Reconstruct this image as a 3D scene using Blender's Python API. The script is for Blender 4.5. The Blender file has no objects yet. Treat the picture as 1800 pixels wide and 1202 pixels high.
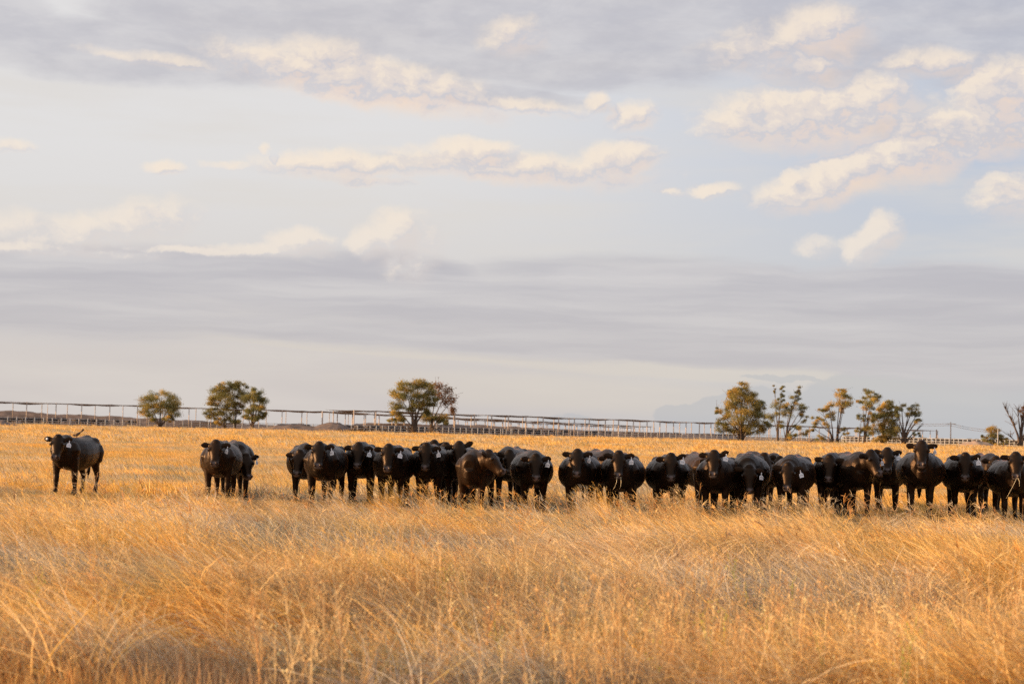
import bpy, math, random
import numpy as np
from mathutils import Vector, Matrix, Quaternion

PI = math.pi
R = math.radians
scene = bpy.context.scene
COL = scene.collection

# ------------------------------------------------------------------ camera
F = 3500.0                     # focal length in photograph pixels (1800 wide)
CAMZ = 1.6
PITCH = math.atan(156.5 / F)
ROLL = R(1.30)
cam = bpy.data.cameras.new('camera')
cam.sensor_width = 36.0
cam.lens = 36.0 * F / 1800.0
cam.clip_start = 0.1
cam.clip_end = 30000
cam.dof.use_dof = True
cam.dof.focus_distance = 41.0
cam.dof.aperture_fstop = 3.2
camo = bpy.data.objects.new('camera', cam)
COL.objects.link(camo)
CM = Matrix.Rotation(PI / 2 + PITCH, 3, 'X') @ Matrix.Rotation(ROLL, 3, 'Z')
camo.matrix_world = Matrix.Translation((0, 0, CAMZ)) @ CM.to_4x4()
scene.camera = camo

def ray(px, py):
    return CM @ Vector(((px - 900) / F, -(py - 601) / F, -1.0))

def at(px, py, D):
    """real-world point at ground distance D metres for a place seen at px,py of the photograph"""
    d = ray(px, py)
    return Vector((d.x / d.y * D, D, CAMZ + d.z / d.y * D))

def azel(px, py):
    d = ray(px, py).normalized()
    return math.atan2(d.x, d.y), math.asin(d.z)

def hor(px):
    return 737.0 + px * (778.0 - 737.0) / 1800.0

# ------------------------------------------------------------------ sun and sky
SUN_EL = R(9.0)
SUN_AZ = R(-93.0)          # from +Y towards +X ; negative = left
tosun = Vector((math.sin(SUN_AZ) * math.cos(SUN_EL), math.cos(SUN_AZ) * math.cos(SUN_EL), math.sin(SUN_EL)))
sun = bpy.data.lights.new('sun', 'SUN')
sun.energy = 5.0
sun.angle = R(0.6)
sun.color = (1.0, 0.66, 0.34)
suno = bpy.data.objects.new('sun', sun)
suno.rotation_mode = 'QUATERNION'
suno.rotation_quaternion = tosun.to_track_quat('Z', 'Y')
COL.objects.link(suno)

vs = scene.view_settings
vs.view_transform = 'Standard'
vs.look = 'None'
vs.gamma = 1
vs.exposure = 0.80
vs.use_curve_mapping = False

world = bpy.data.worlds.new('World')
scene.world = world
world.use_nodes = True
wt = world.node_tree
for n in list(wt.nodes):
    wt.nodes.remove(n)
WN, WL = wt.nodes, wt.links

class NB:
    """small node builder"""
    def __init__(s, tree):
        s.t = tree
    def n(s, kind, **kw):
        nd = s.t.nodes.new(kind)
        for k, v in kw.items():
            setattr(nd, k, v)
        return nd
    def plug(s, sock, v):
        if isinstance(v, bpy.types.NodeSocket):
            s.t.links.new(v, sock)
        elif v is not None:
            sock.default_value = v
    def math(s, op, a, b=None, c=None, clamp=False):
        nd = s.n('ShaderNodeMath', operation=op, use_clamp=clamp)
        s.plug(nd.inputs[0], a)
        if b is not None: s.plug(nd.inputs[1], b)
        if c is not None: s.plug(nd.inputs[2], c)
        return nd.outputs[0]
    def vmath(s, op, a, b=None):
        nd = s.n('ShaderNodeVectorMath', operation=op)
        s.plug(nd.inputs[0], a)
        if b is not None: s.plug(nd.inputs[1], b)
        return nd.outputs['Value'] if op in ('LENGTH', 'DOT_PRODUCT') else nd.outputs[0]
    def comb(s, x, y, z):
        nd = s.n('ShaderNodeCombineXYZ')
        s.plug(nd.inputs[0], x); s.plug(nd.inputs[1], y); s.plug(nd.inputs[2], z)
        return nd.outputs[0]
    def noise(s, vec, scale, detail=4, rough=0.5, dist=0.0, color=False):
        nd = s.n('ShaderNodeTexNoise')
        nd.inputs['Scale'].default_value = scale
        nd.inputs['Detail'].default_value = detail
        nd.inputs['Roughness'].default_value = rough
        nd.inputs['Distortion'].default_value = dist
        if vec is not None: s.plug(nd.inputs['Vector'], vec)
        return nd.outputs['Color'] if color else nd.outputs[0]
    def ramp(s, v, a, b, lo=0.0, hi=1.0, smooth=True):
        nd = s.n('ShaderNodeMapRange', interpolation_type='SMOOTHSTEP' if smooth else 'LINEAR')
        s.plug(nd.inputs['Value'], v)
        nd.inputs['From Min'].default_value = a
        nd.inputs['From Max'].default_value = b
        nd.inputs['To Min'].default_value = lo
        nd.inputs['To Max'].default_value = hi
        return nd.outputs[0]
    def mix(s, f, a, b, blend='MIX'):
        nd = s.n('ShaderNodeMix', data_type='RGBA', blend_type=blend)
        s.plug(nd.inputs[0], f)
        s.plug(nd.inputs[6], a if isinstance(a, bpy.types.NodeSocket) else (*a, 1.0) if len(a) == 3 else a)
        s.plug(nd.inputs[7], b if isinstance(b, bpy.types.NodeSocket) else (*b, 1.0) if len(b) == 3 else b)
        return nd.outputs[2]

def s2l(r, g, b):
    f = lambda c: ((c / 255 + 0.055) / 1.055) ** 2.4 if c > 10 else c / 255 / 12.92
    return (f(r), f(g), f(b))

W = NB(wt)
tc = W.n('ShaderNodeTexCoord')
sep = W.n('ShaderNodeSeparateXYZ'); WL.new(tc.outputs['Generated'], sep.inputs[0])
az = W.math('ARCTAN2', sep.outputs[0], sep.outputs[1])
el = W.math('ARCSINE', sep.outputs[2])
# sky position in units of 100 photograph pixels (azimuth right, elevation up)
U = W.math('MULTIPLY', az, 35.0)
V = W.math('MULTIPLY', el, 35.0)
P = W.comb(U, V, 0.0)

def skypos(px, py):
    a, e = azel(px, py)
    return a * 35.0, e * 35.0

def cloud_field(P, blobs):
    """max over ellipses of strength*(1 - distance)"""
    out = None
    for (px, py, rx, ry, rot, k) in blobs:
        u, v = skypos(px, py)
        mp = W.n('ShaderNodeMapping', vector_type='TEXTURE')
        if out is None:
            W.plug(mp.inputs['Vector'], P)
        else:                       # a vanishing dependence on the last step keeps the shader's memory small
            ma = W.n('ShaderNodeVectorMath', operation='MULTIPLY_ADD')
            W.plug(ma.inputs[0], out); ma.inputs[1].default_value = (1e-7, 1e-7, 0); W.plug(ma.inputs[2], P)
            W.plug(mp.inputs['Vector'], ma.outputs[0])
        mp.inputs['Location'].default_value = (u, v, 0)
        mp.inputs['Rotation'].default_value = (0, 0, R(rot - 1.3))
        mp.inputs['Scale'].default_value = (rx / 100 * 1.22, ry / 100 * (1.45 if ry > 20 else 1.25), 1)
        ln = W.vmath('LENGTH', mp.outputs[0])
        d = W.math('MULTIPLY_ADD', W.math('MULTIPLY', ln, ln), -k, k)
        out = d if out is None else W.math('MAXIMUM', out, d)
    return out

def offs(P, dx, dy):
    return W.vmath('ADD', P, (dx, dy, 0.0))

# cumulus: fluffy bright clouds  (px, py, rx, ry, tilt, strength)
CUM = [
    (1440, 205, 200, 52, 4, 1.0), (1535, 178, 75, 45, 10, 1.0), (1330, 222, 110, 34, 0, .9), (1600, 225, 90, 40, 0, .8),
    (1745, 165, 75, 52, 0, 1.1), (1800, 170, 70, 55, 0, 1.0), (1740, 225, 170, 40, 0, .9),
    (1480, 310, 140, 38, 22, 1.1), (1590, 275, 120, 44, 8, 1.1), (1400, 345, 80, 28, 5, .9), (1700, 262, 110, 20, -3, .8), (1390, 315, 22, 20, 0, .9),
    (1545, 412, 34, 38, -40, 1.0), (1520, 438, 42, 24, 10, .9), (1437, 434, 40, 20, 0, .62),
    (1250, 335, 48, 13, 8, .75), (1180, 342, 30, 7, 0, .5), (1110, 205, 48, 22, 12, .8), (1050, 182, 26, 20, 10, .9),
    (285, 296, 38, 14, 0, .8), (467, 263, 10, 10, 0, .6), (20, 257, 45, 12, 0, .5),
    (830, 268, 90, 22, 0, .95), (1090, 280, 75, 30, 8, .95), (900, 295, 260, 26, -2, .85), (600, 290, 160, 22, 3, .8), (640, 318, 90, 10, 0, .6), (400, 290, 50, 8, 0, .45),
    (690, 412, 46, 36, 15, 1.1), (655, 428, 48, 26, 0, 1.0), (525, 428, 60, 22, 5, 1.0), (720, 440, 60, 50, 0, .75),
    (240, 395, 110, 34, 12, .72), (120, 415, 130, 30, 8, .8), (30, 400, 60, 26, 0, .65), (60, 436, 220, 14, 0, .8), (340, 438, 160, 10, 0, .8), (470, 440, 120, 12, 0, .8),
    (1445, 55, 85, 40, 0, 1.0), (1350, 95, 120, 40, 0, .6), (640, 145, 260, 38, -7, 1.1), (560, 105, 90, 34, 0, .8), (860, 180, 190, 16, -4, .7), (290, 105, 160, 12, -2, .5),
    (1640, 108, 100, 22, 0, .7), (1780, 345, 75, 40, 0, .8), (900, 65, 60, 30, 0, .6), (1430, 120, 60, 34, 0, .7),
]
# soft grey layer clouds
STR = [
    (120, 80, 380, 42, -3, 1.0), (480, 60, 300, 60, -4, 1.1), (20, 50, 90, 50, 0, 1.0), (850, 40, 420, 60, -2, 1.2), (980, 100, 300, 50, 0, 1.0), (1300, 60, 380, 55, 0, 1.1),
    (1620, 50, 330, 65, 0, 1.2), (1780, 110, 160, 40, 0, .9), (860, 165, 200, 18, -5, 1.0), (1440, 118, 120, 34, 0, .9), (1660, 235, 180, 20, -2, .7),
    (300, 478, 520, 36, 0, 1.1), (60, 520, 420, 60, 0, .8), (700, 480, 180, 30, -3, .9), (900, 535, 700, 46, -1, 1.0), (1400, 545, 620, 60, -1, 1.25), (1650, 500, 260, 34, 0, .9), (1250, 497, 190, 26, 4, .75),
    (1450, 625, 700, 26, -1, 1.0), (700, 592, 500, 22, -1, .7), (350, 560, 500, 30, 0, .5), (1760, 580, 260, 80, 0, 1.0), (1650, 640, 300, 20, 0, .9),
]
# low distant bank with hard cauliflower top
LOW = [
    (1690, 712, 260, 62, 6, 1.2), (1500, 730, 170, 34, 8, 1.0), (1300, 724, 90, 30, 15, .9), (1220, 735, 60, 20, 0, .8), (1760, 680, 170, 50, 0, 1.2),
    (1000, 745, 60, 14, 0, .5), (1380, 664, 70, 5, 0, .55),
]
wn = W.noise(P, 1.6, 6, 0.62, 0, True)
warp = W.vmath('MULTIPLY', W.vmath('SUBTRACT', wn, (.5, .5, .5)), (.55, .34, 0))
PW = W.vmath('ADD', P, warp)
wn2 = W.noise(W.vmath('MULTIPLY', P, (.22, 1, 1)), 1.1, 6, 0.6, 0, True)
PS = W.vmath('ADD', P, W.vmath('MULTIPLY', W.vmath('SUBTRACT', wn2, (.5, .5, .5)), (1.4, .5, 0)))

def dens(P0):
    f = cloud_field(P0, CUM)
    bn = W.noise(W.vmath('MULTIPLY', P0, (.75, 1.15, 1)), 2.6, 8, .66)
    bf = W.noise(P0, 9.0, 4, .6)
    return W.math('ADD', W.math('ADD', f, W.math('MULTIPLY_ADD', bn, 1.0, -.54)), W.math('MULTIPLY_ADD', bf, .10, -.05))
dA = dens(PW)
dB = dens(offs(PW, -.20, .17))
lit = W.ramp(W.math('SUBTRACT', dA, dB), -.46, .44)
thick = W.ramp(dA, .25, .95)
alphaA = W.ramp(W.math('DIVIDE', W.math('ADD', dA, .10), W.math('MULTIPLY_ADD', lit, -.42, 1.28)), 0, 1)
# streaky stratus
sf = cloud_field(PS, STR)
hiV = W.ramp(V, 3.6, 5.0)
sn = W.mix(hiV, W.noise(W.vmath('MULTIPLY', PS, (.13, 1.5, 1)), 1.4, 6, .55), W.noise(W.vmath('MULTIPLY', PS, (.5, 1.1, 1)), 1.5, 7, .62))
dS = W.math('ADD', sf, W.math('MULTIPLY_ADD', sn, .8, -.40))
alphaS = W.ramp(dS, -.08, .62)
sn2 = W.mix(hiV, W.noise(W.vmath('MULTIPLY', PS, (.10, 1.5, 1)), 1.9, 6, .55), W.noise(W.vmath('MULTIPLY', PS, (.45, 1.2, 1)), 1.7, 7, .62))
# low bank
lf = cloud_field(PW, LOW)
ln_ = W.noise(PW, 2.6, 6, .55)
alphaL = W.ramp(W.math('ADD', lf, W.math('MULTIPLY_ADD', ln_, .35, -.18)), .0, .17)
# base veil: warm grey at the horizon, whiter left, bluer right
vert = W.ramp(V, 0.2, 5.5)
right = W.ramp(U, -3.0, 10.0)
veil_hi = W.mix(right, s2l(231, 228, 228), s2l(192, 201, 219))
veil_lo = W.mix(right, s2l(212, 205, 203), s2l(206, 206, 208))
veil = W.mix(vert, veil_lo, veil_hi)
vn = W.noise(W.vmath('MULTIPLY', P, (.16, 1.1, 1)), .9, 5, .55)
veil = W.mix(W.math('MULTIPLY', W.ramp(vn, .42, .68), .55), veil, s2l(226, 219, 213))
# yellowish clear streaks low down
gl = cloud_field(PS, [(760, 622, 420, 10, -1, 1.0), (1250, 655, 420, 18, -1, 1.0), (980, 690, 420, 26, 0, .8)])
veil = W.mix(W.math('MULTIPLY', W.ramp(W.math('ADD', gl, W.math('MULTIPLY_ADD', sn2, .8, -.4)), 0, .8), .45), veil, s2l(224, 215, 204))
sky = W.n('ShaderNodeTexSky', sky_type='NISHITA')
sky.sun_disc = False
sky.sun_elevation = SUN_EL
sky.sun_rotation = SUN_AZ
sky.air_density = 1.0
sky.dust_density = 1.5
SK = 0.10
KX = 2 ** -vs.exposure
def up(c):  # colour -> background units
    return W.vmath('MULTIPLY', c, (KX / SK, KX / SK, KX / SK))
colS = W.mix(W.ramp(sn2, .30, .75), s2l(190, 187, 196), s2l(214, 210, 213))
colS = W.mix(W.ramp(V, 0.8, 3.0), W.mix(.5, colS, s2l(203, 199, 200)), colS)
def ramp5(v, stops):
    out = None
    for i in range(len(stops) - 1):
        (p0, c0), (p1, c1) = stops[i], stops[i + 1]
        f = W.ramp(v, p0, p1)
        out = W.mix(f, c0, c1) if out is None else W.mix(f, out, c1)
    return out
# sunlit tops, lilac-grey bodies and undersides warmed by the low sun
bill = W.noise(PW, 6.0, 6, .6)
litn = W.math('ADD', lit, W.math('MULTIPLY_ADD', bill, .30, -.15))
colA = ramp5(litn, [(-.02, s2l(253, 223, 198)), (.26, s2l(236, 216, 206)), (.48, s2l(212, 207, 212)), (.78, s2l(235, 221, 213)), (1.04, s2l(255, 237, 217))])
colA = W.mix(W.ramp(V, 3.0, 4.6, .75, 0), colA, W.mix(lit, s2l(212, 208, 212), s2l(242, 231, 222)))
c = veil
c = W.mix(W.math('MULTIPLY', alphaL, .55), c, s2l(190, 193, 199))
c = W.mix(W.math('MULTIPLY', alphaS, W.ramp(V, 3.6, 5.0, .92, .74)), c, colS)
c = W.mix(W.math('MULTIPLY', alphaA, .86), c, colA)
# thin veil lets a little of the clear sky through
final = W.mix(.90, sky.outputs[0], up(c))
bg = W.n('ShaderNodeBackground')
WL.new(final, bg.inputs[0])
bg.inputs[1].default_value = SK
wo = W.n('ShaderNodeOutputWorld')
WL.new(bg.outputs[0], wo.inputs[0])
world.cycles.sampling_method = 'MANUAL'
world.cycles.sample_map_resolution = 512

cy = scene.cycles
cy.max_bounces = 6
cy.diffuse_bounces = 3
cy.glossy_bounces = 2
cy.transmission_bounces = 3
cy.transparent_max_bounces = 4
cy.use_denoising = False
cy.use_adaptive_sampling = True
cy.adaptive_threshold = 0.015
cy.sample_clamp_indirect = 6

# ------------------------------------------------------------------ helpers
def tag(o, label=None, cat=None, group=None, kind=None):
    if label: o['label'] = label
    if cat: o['category'] = cat
    if group: o['group'] = group
    if kind: o['kind'] = kind
    return o

def empty(name, loc, rz=0.0):
    o = bpy.data.objects.new(name, None)
    o.empty_display_size = .3
    o.location = loc
    o.rotation_euler = (0, 0, rz)
    COL.objects.link(o)
    return o

def link(name, me, mat=None, parent=None, loc=None):
    o = bpy.data.objects.new(name, me)
    if mat is not None and not me.materials:
        me.materials.append(mat)
    if parent is not None: o.parent = parent
    if loc is not None: o.location = loc
    COL.objects.link(o)
    return o

def mesh_np(name, V, Fc, cols=None, smooth=False):
    me = bpy.data.meshes.new(name)
    V = np.asarray(V, dtype=np.float32)
    nv = len(V)
    Fc = [np.asarray(f, dtype=np.int32).reshape(-1, k) for f, k in Fc] if isinstance(Fc, tuple) else Fc
    loops, starts, totals, pos = [], [], [], 0
    for f in Fc:
        k = f.shape[1]; m = f.shape[0]
        loops.append(f.ravel())
        starts.append(pos + np.arange(m) * k)
        totals.append(np.full(m, k))
        pos += m * k
    loops = np.concatenate(loops); starts = np.concatenate(starts); totals = np.concatenate(totals)
    me.vertices.add(nv); me.vertices.foreach_set('co', V.ravel())
    me.loops.add(len(loops)); me.loops.foreach_set('vertex_index', loops.astype(np.int32))
    me.polygons.add(len(starts))
    me.polygons.foreach_set('loop_start', starts.astype(np.int32))
    me.polygons.foreach_set('loop_total', totals.astype(np.int32))
    if smooth:
        me.polygons.foreach_set('use_smooth', np.ones(len(starts), dtype=bool))
    me.update(calc_edges=True)
    if cols is not None:
        a = me.color_attributes.new('col', 'FLOAT_COLOR', 'POINT')
        c4 = np.ones((nv, 4), dtype=np.float32); c4[:, :3] = cols
        a.data.foreach_set('color', c4.ravel())
    return me

class MB:
    """collects tubes and boxes into one mesh"""
    def __init__(s):
        s.v, s.f, s.n = [], [], 0
    def add(s, v, f):
        s.v.extend([tuple(p) for p in v]); s.f.extend([tuple(i + s.n for i in q) for q in f]); s.n += len(v)
    def box(s, a, b):
        (x0, y0, z0), (x1, y1, z1) = a, b
        v = [(x0,y0,z0),(x1,y0,z0),(x1,y1,z0),(x0,y1,z0),(x0,y0,z1),(x1,y0,z1),(x1,y1,z1),(x0,y1,z1)]
        s.add(v, [(0,3,2,1),(4,5,6,7),(0,1,5,4),(1,2,6,5),(2,3,7,6),(3,0,4,7)])
    def tube(s, pts, rad, seg=8, up=(0, 0, 1), rh=None, power=1.0):
        pts = [Vector(p) for p in pts]
        n = len(pts)
        if not hasattr(rad, '__len__'): rad = [rad] * n
        if rh is None: rh = rad
        up = Vector(up)
        v = []
        for i, p in enumerate(pts):
            t = (pts[min(i + 1, n - 1)] - pts[max(i - 1, 0)]).normalized()
            side = up.cross(t)
            if side.length < 1e-3: side = Vector((1, 0, 0)).cross(t)
            side.normalize()
            u = t.cross(side).normalized()
            for k in range(seg):
                a = 2 * PI * k / seg
                ca, sa = math.cos(a), math.sin(a)
                ca = math.copysign(abs(ca) ** power, ca); sa = math.copysign(abs(sa) ** power, sa)
                v.append(p + side * ca * rad[i] + u * sa * rh[i])
        f = []
        for i in range(n - 1):
            for k in range(seg):
                k2 = (k + 1) % seg
                f.append((i * seg + k, i * seg + k2, (i + 1) * seg + k2, (i + 1) * seg + k))
        f.append(tuple(range(seg - 1, -1, -1)))
        f.append(tuple((n - 1) * seg + k for k in range(seg)))
        s.add(v, f)
    def ball(s, c, r, seg=10, rings=7):
        c = Vector(c)
        if not hasattr(r, '__len__'): r = (r, r, r)
        v = [c + Vector((0, 0, r[2]))]
        for i in range(1, rings):
            a = PI * i / rings
            for k in range(seg):
                b = 2 * PI * k / seg
                v.append(c + Vector((r[0] * math.sin(a) * math.cos(b), r[1] * math.sin(a) * math.sin(b), r[2] * math.cos(a))))
        v.append(c - Vector((0, 0, r[2])))
        f = []
        for k in range(seg):
            f.append((0, 1 + k, 1 + (k + 1) % seg))
            b = 1 + (rings - 2) * seg
            f.append((len(v) - 1, b + (k + 1) % seg, b + k))
        for i in range(rings - 2):
            for k in range(seg):
                a = 1 + i * seg; k2 = (k + 1) % seg
                f.append((a + k, a + seg + k, a + seg + k2, a + k2))
        s.add(v, f)
    def mesh(s, name, smooth=True):
        me = bpy.data.meshes.new(name)
        me.from_pydata([tuple(p) for p in s.v], [], s.f)
        if smooth:
            me.polygons.foreach_set('use_smooth', np.ones(len(me.polygons), dtype=bool))
        me.update()
        return me

# smooth value noise (numpy)
def vnoise(x, y, seed=0):
    x = np.asarray(x, float); y = np.asarray(y, float)
    xi = np.floor(x).astype(np.int64); yi = np.floor(y).astype(np.int64)
    fx = x - xi; fy = y - yi
    fx = fx * fx * (3 - 2 * fx); fy = fy * fy * (3 - 2 * fy)
    def h(a, b):
        n = (a * 374761393 + b * 668265263 + seed * 982451653) & 0xffffffff
        n = ((n ^ (n >> 13)) * 1274126177) & 0xffffffff
        return ((n ^ (n >> 16)) & 0xffff) / 65535.0
    return (h(xi, yi) * (1 - fx) + h(xi + 1, yi) * fx) * (1 - fy) + (h(xi, yi + 1) * (1 - fx) + h(xi + 1, yi + 1) * fx) * fy

def sstep(a, b, x):
    t = np.clip((np.asarray(x, float) - a) / (b - a), 0, 1)
    return t * t * (3 - 2 * t)

def gz(x, y):
    """terrain height: level near the camera, rising about a metre towards the feedlot"""
    x = np.asarray(x, float); y = np.asarray(y, float)
    r = np.sqrt(x * x + y * y)
    z = 0.78 * sstep(70, 290, r)
    near = 1 - sstep(40, 70, r)
    z = z + near * ((0.20 + .30 * (1 - sstep(18, 25, r))) * (vnoise(x / 2.6, y / 1.9, 3) - .5) + 0.07 * (vnoise(x / .9, y / .8, 5) - .5))
    z = z + .10 * (vnoise(x / 16, y / 16, 8) - .5) * (1 - sstep(200, 400, r))
    z = z + .25 * (vnoise(x / 60, y / 22, 9) - .5) * sstep(60, 110, r) * (1 - sstep(200, 300, r))
    return z

def gpt(x, y, dz=0.0):
    return Vector((x, y, float(gz(x, y)) + dz))

def at_ground(px, D):
    p = at(px, hor(px), D)
    return gpt(p.x, D)

# ------------------------------------------------------------------ materials
def new_mat(name):
    m = bpy.data.materials.new(name)
    m.use_nodes = True
    for n in list(m.node_tree.nodes): m.node_tree.nodes.remove(n)
    b = NB(m.node_tree)
    out = b.n('ShaderNodeOutputMaterial')
    return m, b, out

def simple(name, col, rough=.7, var=.25, scale=6.0, metal=0.0, bump=0.0, spec=.3):
    m, b, out = new_mat(name)
    p = b.n('ShaderNodeBsdfPrincipled')
    g = b.n('ShaderNodeTexCoord')
    nz = b.noise(g.outputs['Object'], scale, 6, .6)
    dark = tuple(c * (1 - var) for c in col); lite = tuple(min(1, c * (1 + var)) for c in col)
    b.plug(p.inputs['Base Color'], b.mix(b.ramp(nz, .3, .7), dark, lite))
    p.inputs['Roughness'].default_value = rough
    p.inputs['Metallic'].default_value = metal
    p.inputs['Specular IOR Level'].default_value = spec
    if bump:
        bp = b.n('ShaderNodeBump'); bp.inputs['Strength'].default_value = bump
        b.plug(bp.inputs['Height'], nz); m.node_tree.links.new(bp.outputs[0], p.inputs['Normal'])
    m.node_tree.links.new(p.outputs[0], out.inputs[0])
    return m

def leaf_mat(name, trans=.35, patch=True, rvar=.3):
    m, b, out = new_mat(name)
    at_ = b.n('ShaderNodeAttribute', attribute_name='col')
    oi = b.n('ShaderNodeObjectInfo')
    br = b.math('MULTIPLY_ADD', oi.outputs['Random'], rvar, 1 - rvar / 2)
    col = b.vmath('MULTIPLY', at_.outputs['Color'], b.comb(br, br, br))
    if patch:
        g = b.n('ShaderNodeNewGeometry')
        pv = b.vmath('MULTIPLY', g.outputs['Position'], (1, 1, 0))
        n1 = b.noise(pv, .16, 3, .6)
        n2 = b.noise(pv, .55, 3, .6)
        n3 = b.noise(pv, .34, 4, .6)
        pk = b.ramp(n3, .50, .68, 1.0, 1.28)
        col = b.vmath('MULTIPLY', col, b.comb(pk, pk, pk))
        gold = b.vmath('MULTIPLY', col, (1.16, .97, .58))
        ash = b.vmath('MULTIPLY', col, (.84, .92, 1.16))
        col = b.mix(b.ramp(n1, .38, .62), gold, ash)
        olive = b.vmath('MULTIPLY', col, (.50, .62, .58))
        col = b.mix(b.math('MULTIPLY', b.ramp(n2, .52, .70), .65), col, olive)
    d = b.n('ShaderNodeBsdfDiffuse'); b.plug(d.inputs['Color'], col)
    t = b.n('ShaderNodeBsdfTranslucent'); b.plug(t.inputs['Color'], col)
    mx = b.n('ShaderNodeMixShader'); mx.inputs[0].default_value = trans
    m.node_tree.links.new(d.outputs[0], mx.inputs[1]); m.node_tree.links.new(t.outputs[0], mx.inputs[2])
    m.node_tree.links.new(mx.outputs[0], out.inputs[0])
    return m

M_GRASS = leaf_mat('dry grass')
M_WEED = leaf_mat('dry weeds', .35, False, .35)
M_LEAF = leaf_mat('gum leaves', .38, False, .12)
M_BARK = simple('bark', (.10, .065, .045), .9, .4, 3.0)
M_DEADWOOD = simple('grey dead wood', (.20, .15, .12), .9, .4, 3.0)
M_POST = simple('weathered steel post', (.55, .42, .33), .7, .2, 2.0)
M_RAIL = simple('galvanised rail', (.45, .42, .40), .6, .2, 2.0)
M_CLOTH = simple('shade cloth', (.30, .225, .17), .9, .3, 1.0)
M_MOUND = simple('dark earth', (.17, .115, .09), .95, .35, .8, bump=.3)
M_SAND = simple('sandy earth', (.36, .24, .17), .95, .25, .8, bump=.3)
M_TAGW = simple('white ear tag plastic', (.82, .82, .86), .4, .05, 30)
M_TAGD = simple('grey ink', (.30, .30, .33), .5, .1, 30)
M_EYE = simple('dark wet eye', (.01, .007, .006), .08, .1, 10, spec=.8)
M_BIRD = simple('brown feathers', (.12, .07, .045), .8, .4, 60)
M_STRAW = simple('straw', (.65, .52, .33), .7, .2, 20)

# cow hide
def cow_mat():
    m, b, out = new_mat('black cattle hide')
    p = b.n('ShaderNodeBsdfPrincipled')
    g = b.n('ShaderNodeTexCoord')
    at_ = b.n('ShaderNodeAttribute', attribute_name='col')
    oi = b.n('ShaderNodeObjectInfo')
    nz = b.noise(g.outputs['Object'], 3.5, 6, .65)
    hair = b.noise(b.vmath('MULTIPLY', g.outputs['Object'], (1, 1, .35)), 70, 4, .7)
    brown = b.mix(b.ramp(nz, .48, .75), (.0024, .0017, .0016), (.016, .0065, .0025))
    brown = b.mix(b.math('MULTIPLY', b.ramp(oi.outputs['Random'], .3, 1.0), .35), brown, (.010, .005, .003))
    brown = b.mix(b.ramp(hair, .45, .75, 0, .3), brown, (.009, .005, .0035))
    col = b.mix(at_.outputs['Fac'], brown, at_.outputs['Color'])
    b.plug(p.inputs['Base Color'], b.vmath('ADD', brown, at_.outputs['Color']))
    p.inputs['Roughness'].default_value = .40
    p.inputs['Specular IOR Level'].default_value = .30
    p.inputs['Sheen Weight'].default_value = .13
    p.inputs['Sheen Roughness'].default_value = .20
    p.inputs['Sheen Tint'].default_value = (1, .36, .09, 1)
    p.inputs['Specular Tint'].default_value = (1, .62, .40, 1)
    bp = b.n('ShaderNodeBump'); bp.inputs['Strength'].default_value = .40; bp.inputs['Distance'].default_value = .02
    hh = b.math('MULTIPLY_ADD', hair, .6, b.noise(g.outputs['Object'], 9, 3, .5))
    b.plug(bp.inputs['Height'], hh); m.node_tree.links.new(bp.outputs[0], p.inputs['Normal'])
    m.node_tree.links.new(p.outputs[0], out.inputs[0])
    return m
M_COW = cow_mat()

# ground
def ground_mat():
    m, b, out = new_mat('dry paddock soil and stubble')
    p = b.n('ShaderNodeBsdfPrincipled')
    g = b.n('ShaderNodeNewGeometry')
    pos = g.outputs['Position']
    dist = b.vmath('LENGTH', b.vmath('MULTIPLY', pos, (1, 1, 0)))
    n1 = b.noise(pos, 1.2, 8, .65)
    n2 = b.noise(b.vmath('MULTIPLY', pos, (.25, 1, 1)), .12, 5, .6)
    soil = b.mix(b.ramp(n1, .35, .65), (.16, .10, .055), (.34, .22, .11))
    straw = b.mix(b.ramp(n2, .35, .65), (.36, .23, .12), (.26, .17, .10))
    c = b.mix(b.ramp(dist, 35, 90), soil, straw)
    earth = b.mix(b.ramp(n2, .35, .6), (.20, .14, .10), (.30, .20, .12))
    edge = b.math('ADD', dist, b.math('MULTIPLY_ADD', n2, 50, -25))
    c = b.mix(b.ramp(edge, 240, 275), c, earth)
    b.plug(p.inputs['Base Color'], c)
    p.inputs['Roughness'].default_value = 1.0
    p.inputs['Specular IOR Level'].default_value = .1
    m.node_tree.links.new(p.outputs[0], out.inputs[0])
    return m
M_GROUND = ground_mat()

# ------------------------------------------------------------------ ground sheet
rs = [0.0]
r = 1.0
while r < 14000:
    rs.append(r)
    r += max(.45, r * .022) if r < 60 else r * .045
ang = []
a = -180.0
while a < 180.0:
    ang.append(a)
    a += .7 if -24 <= a < 24 else 6.0
ang = np.radians(np.array(ang)); rr = np.array(rs[1:])
A, RR = np.meshgrid(ang, rr)
X = np.sin(A) * RR; Y = np.cos(A) * RR
Z = gz(X, Y)
na = len(ang)
Vg = np.stack([X.ravel(), Y.ravel(), Z.ravel()], 1)
Vg = np.vstack([Vg, [[0, 0, float(gz(0, 0))]]])
quads = []
for i in range(len(rr) - 1):
    k = np.arange(na); k2 = (k + 1) % na
    quads.append(np.stack([i * na + k, i * na + k2, (i + 1) * na + k2, (i + 1) * na + k], 1))
quads = np.concatenate(quads)[:, ::-1]
k = np.arange(na); tri = np.stack([np.full(na, len(Vg) - 1), (k + 1) % na, k], 1)
ground = link('ground', mesh_np('ground', Vg, [quads, tri], None, True), M_GROUND)
tag(ground, kind='structure')

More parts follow.
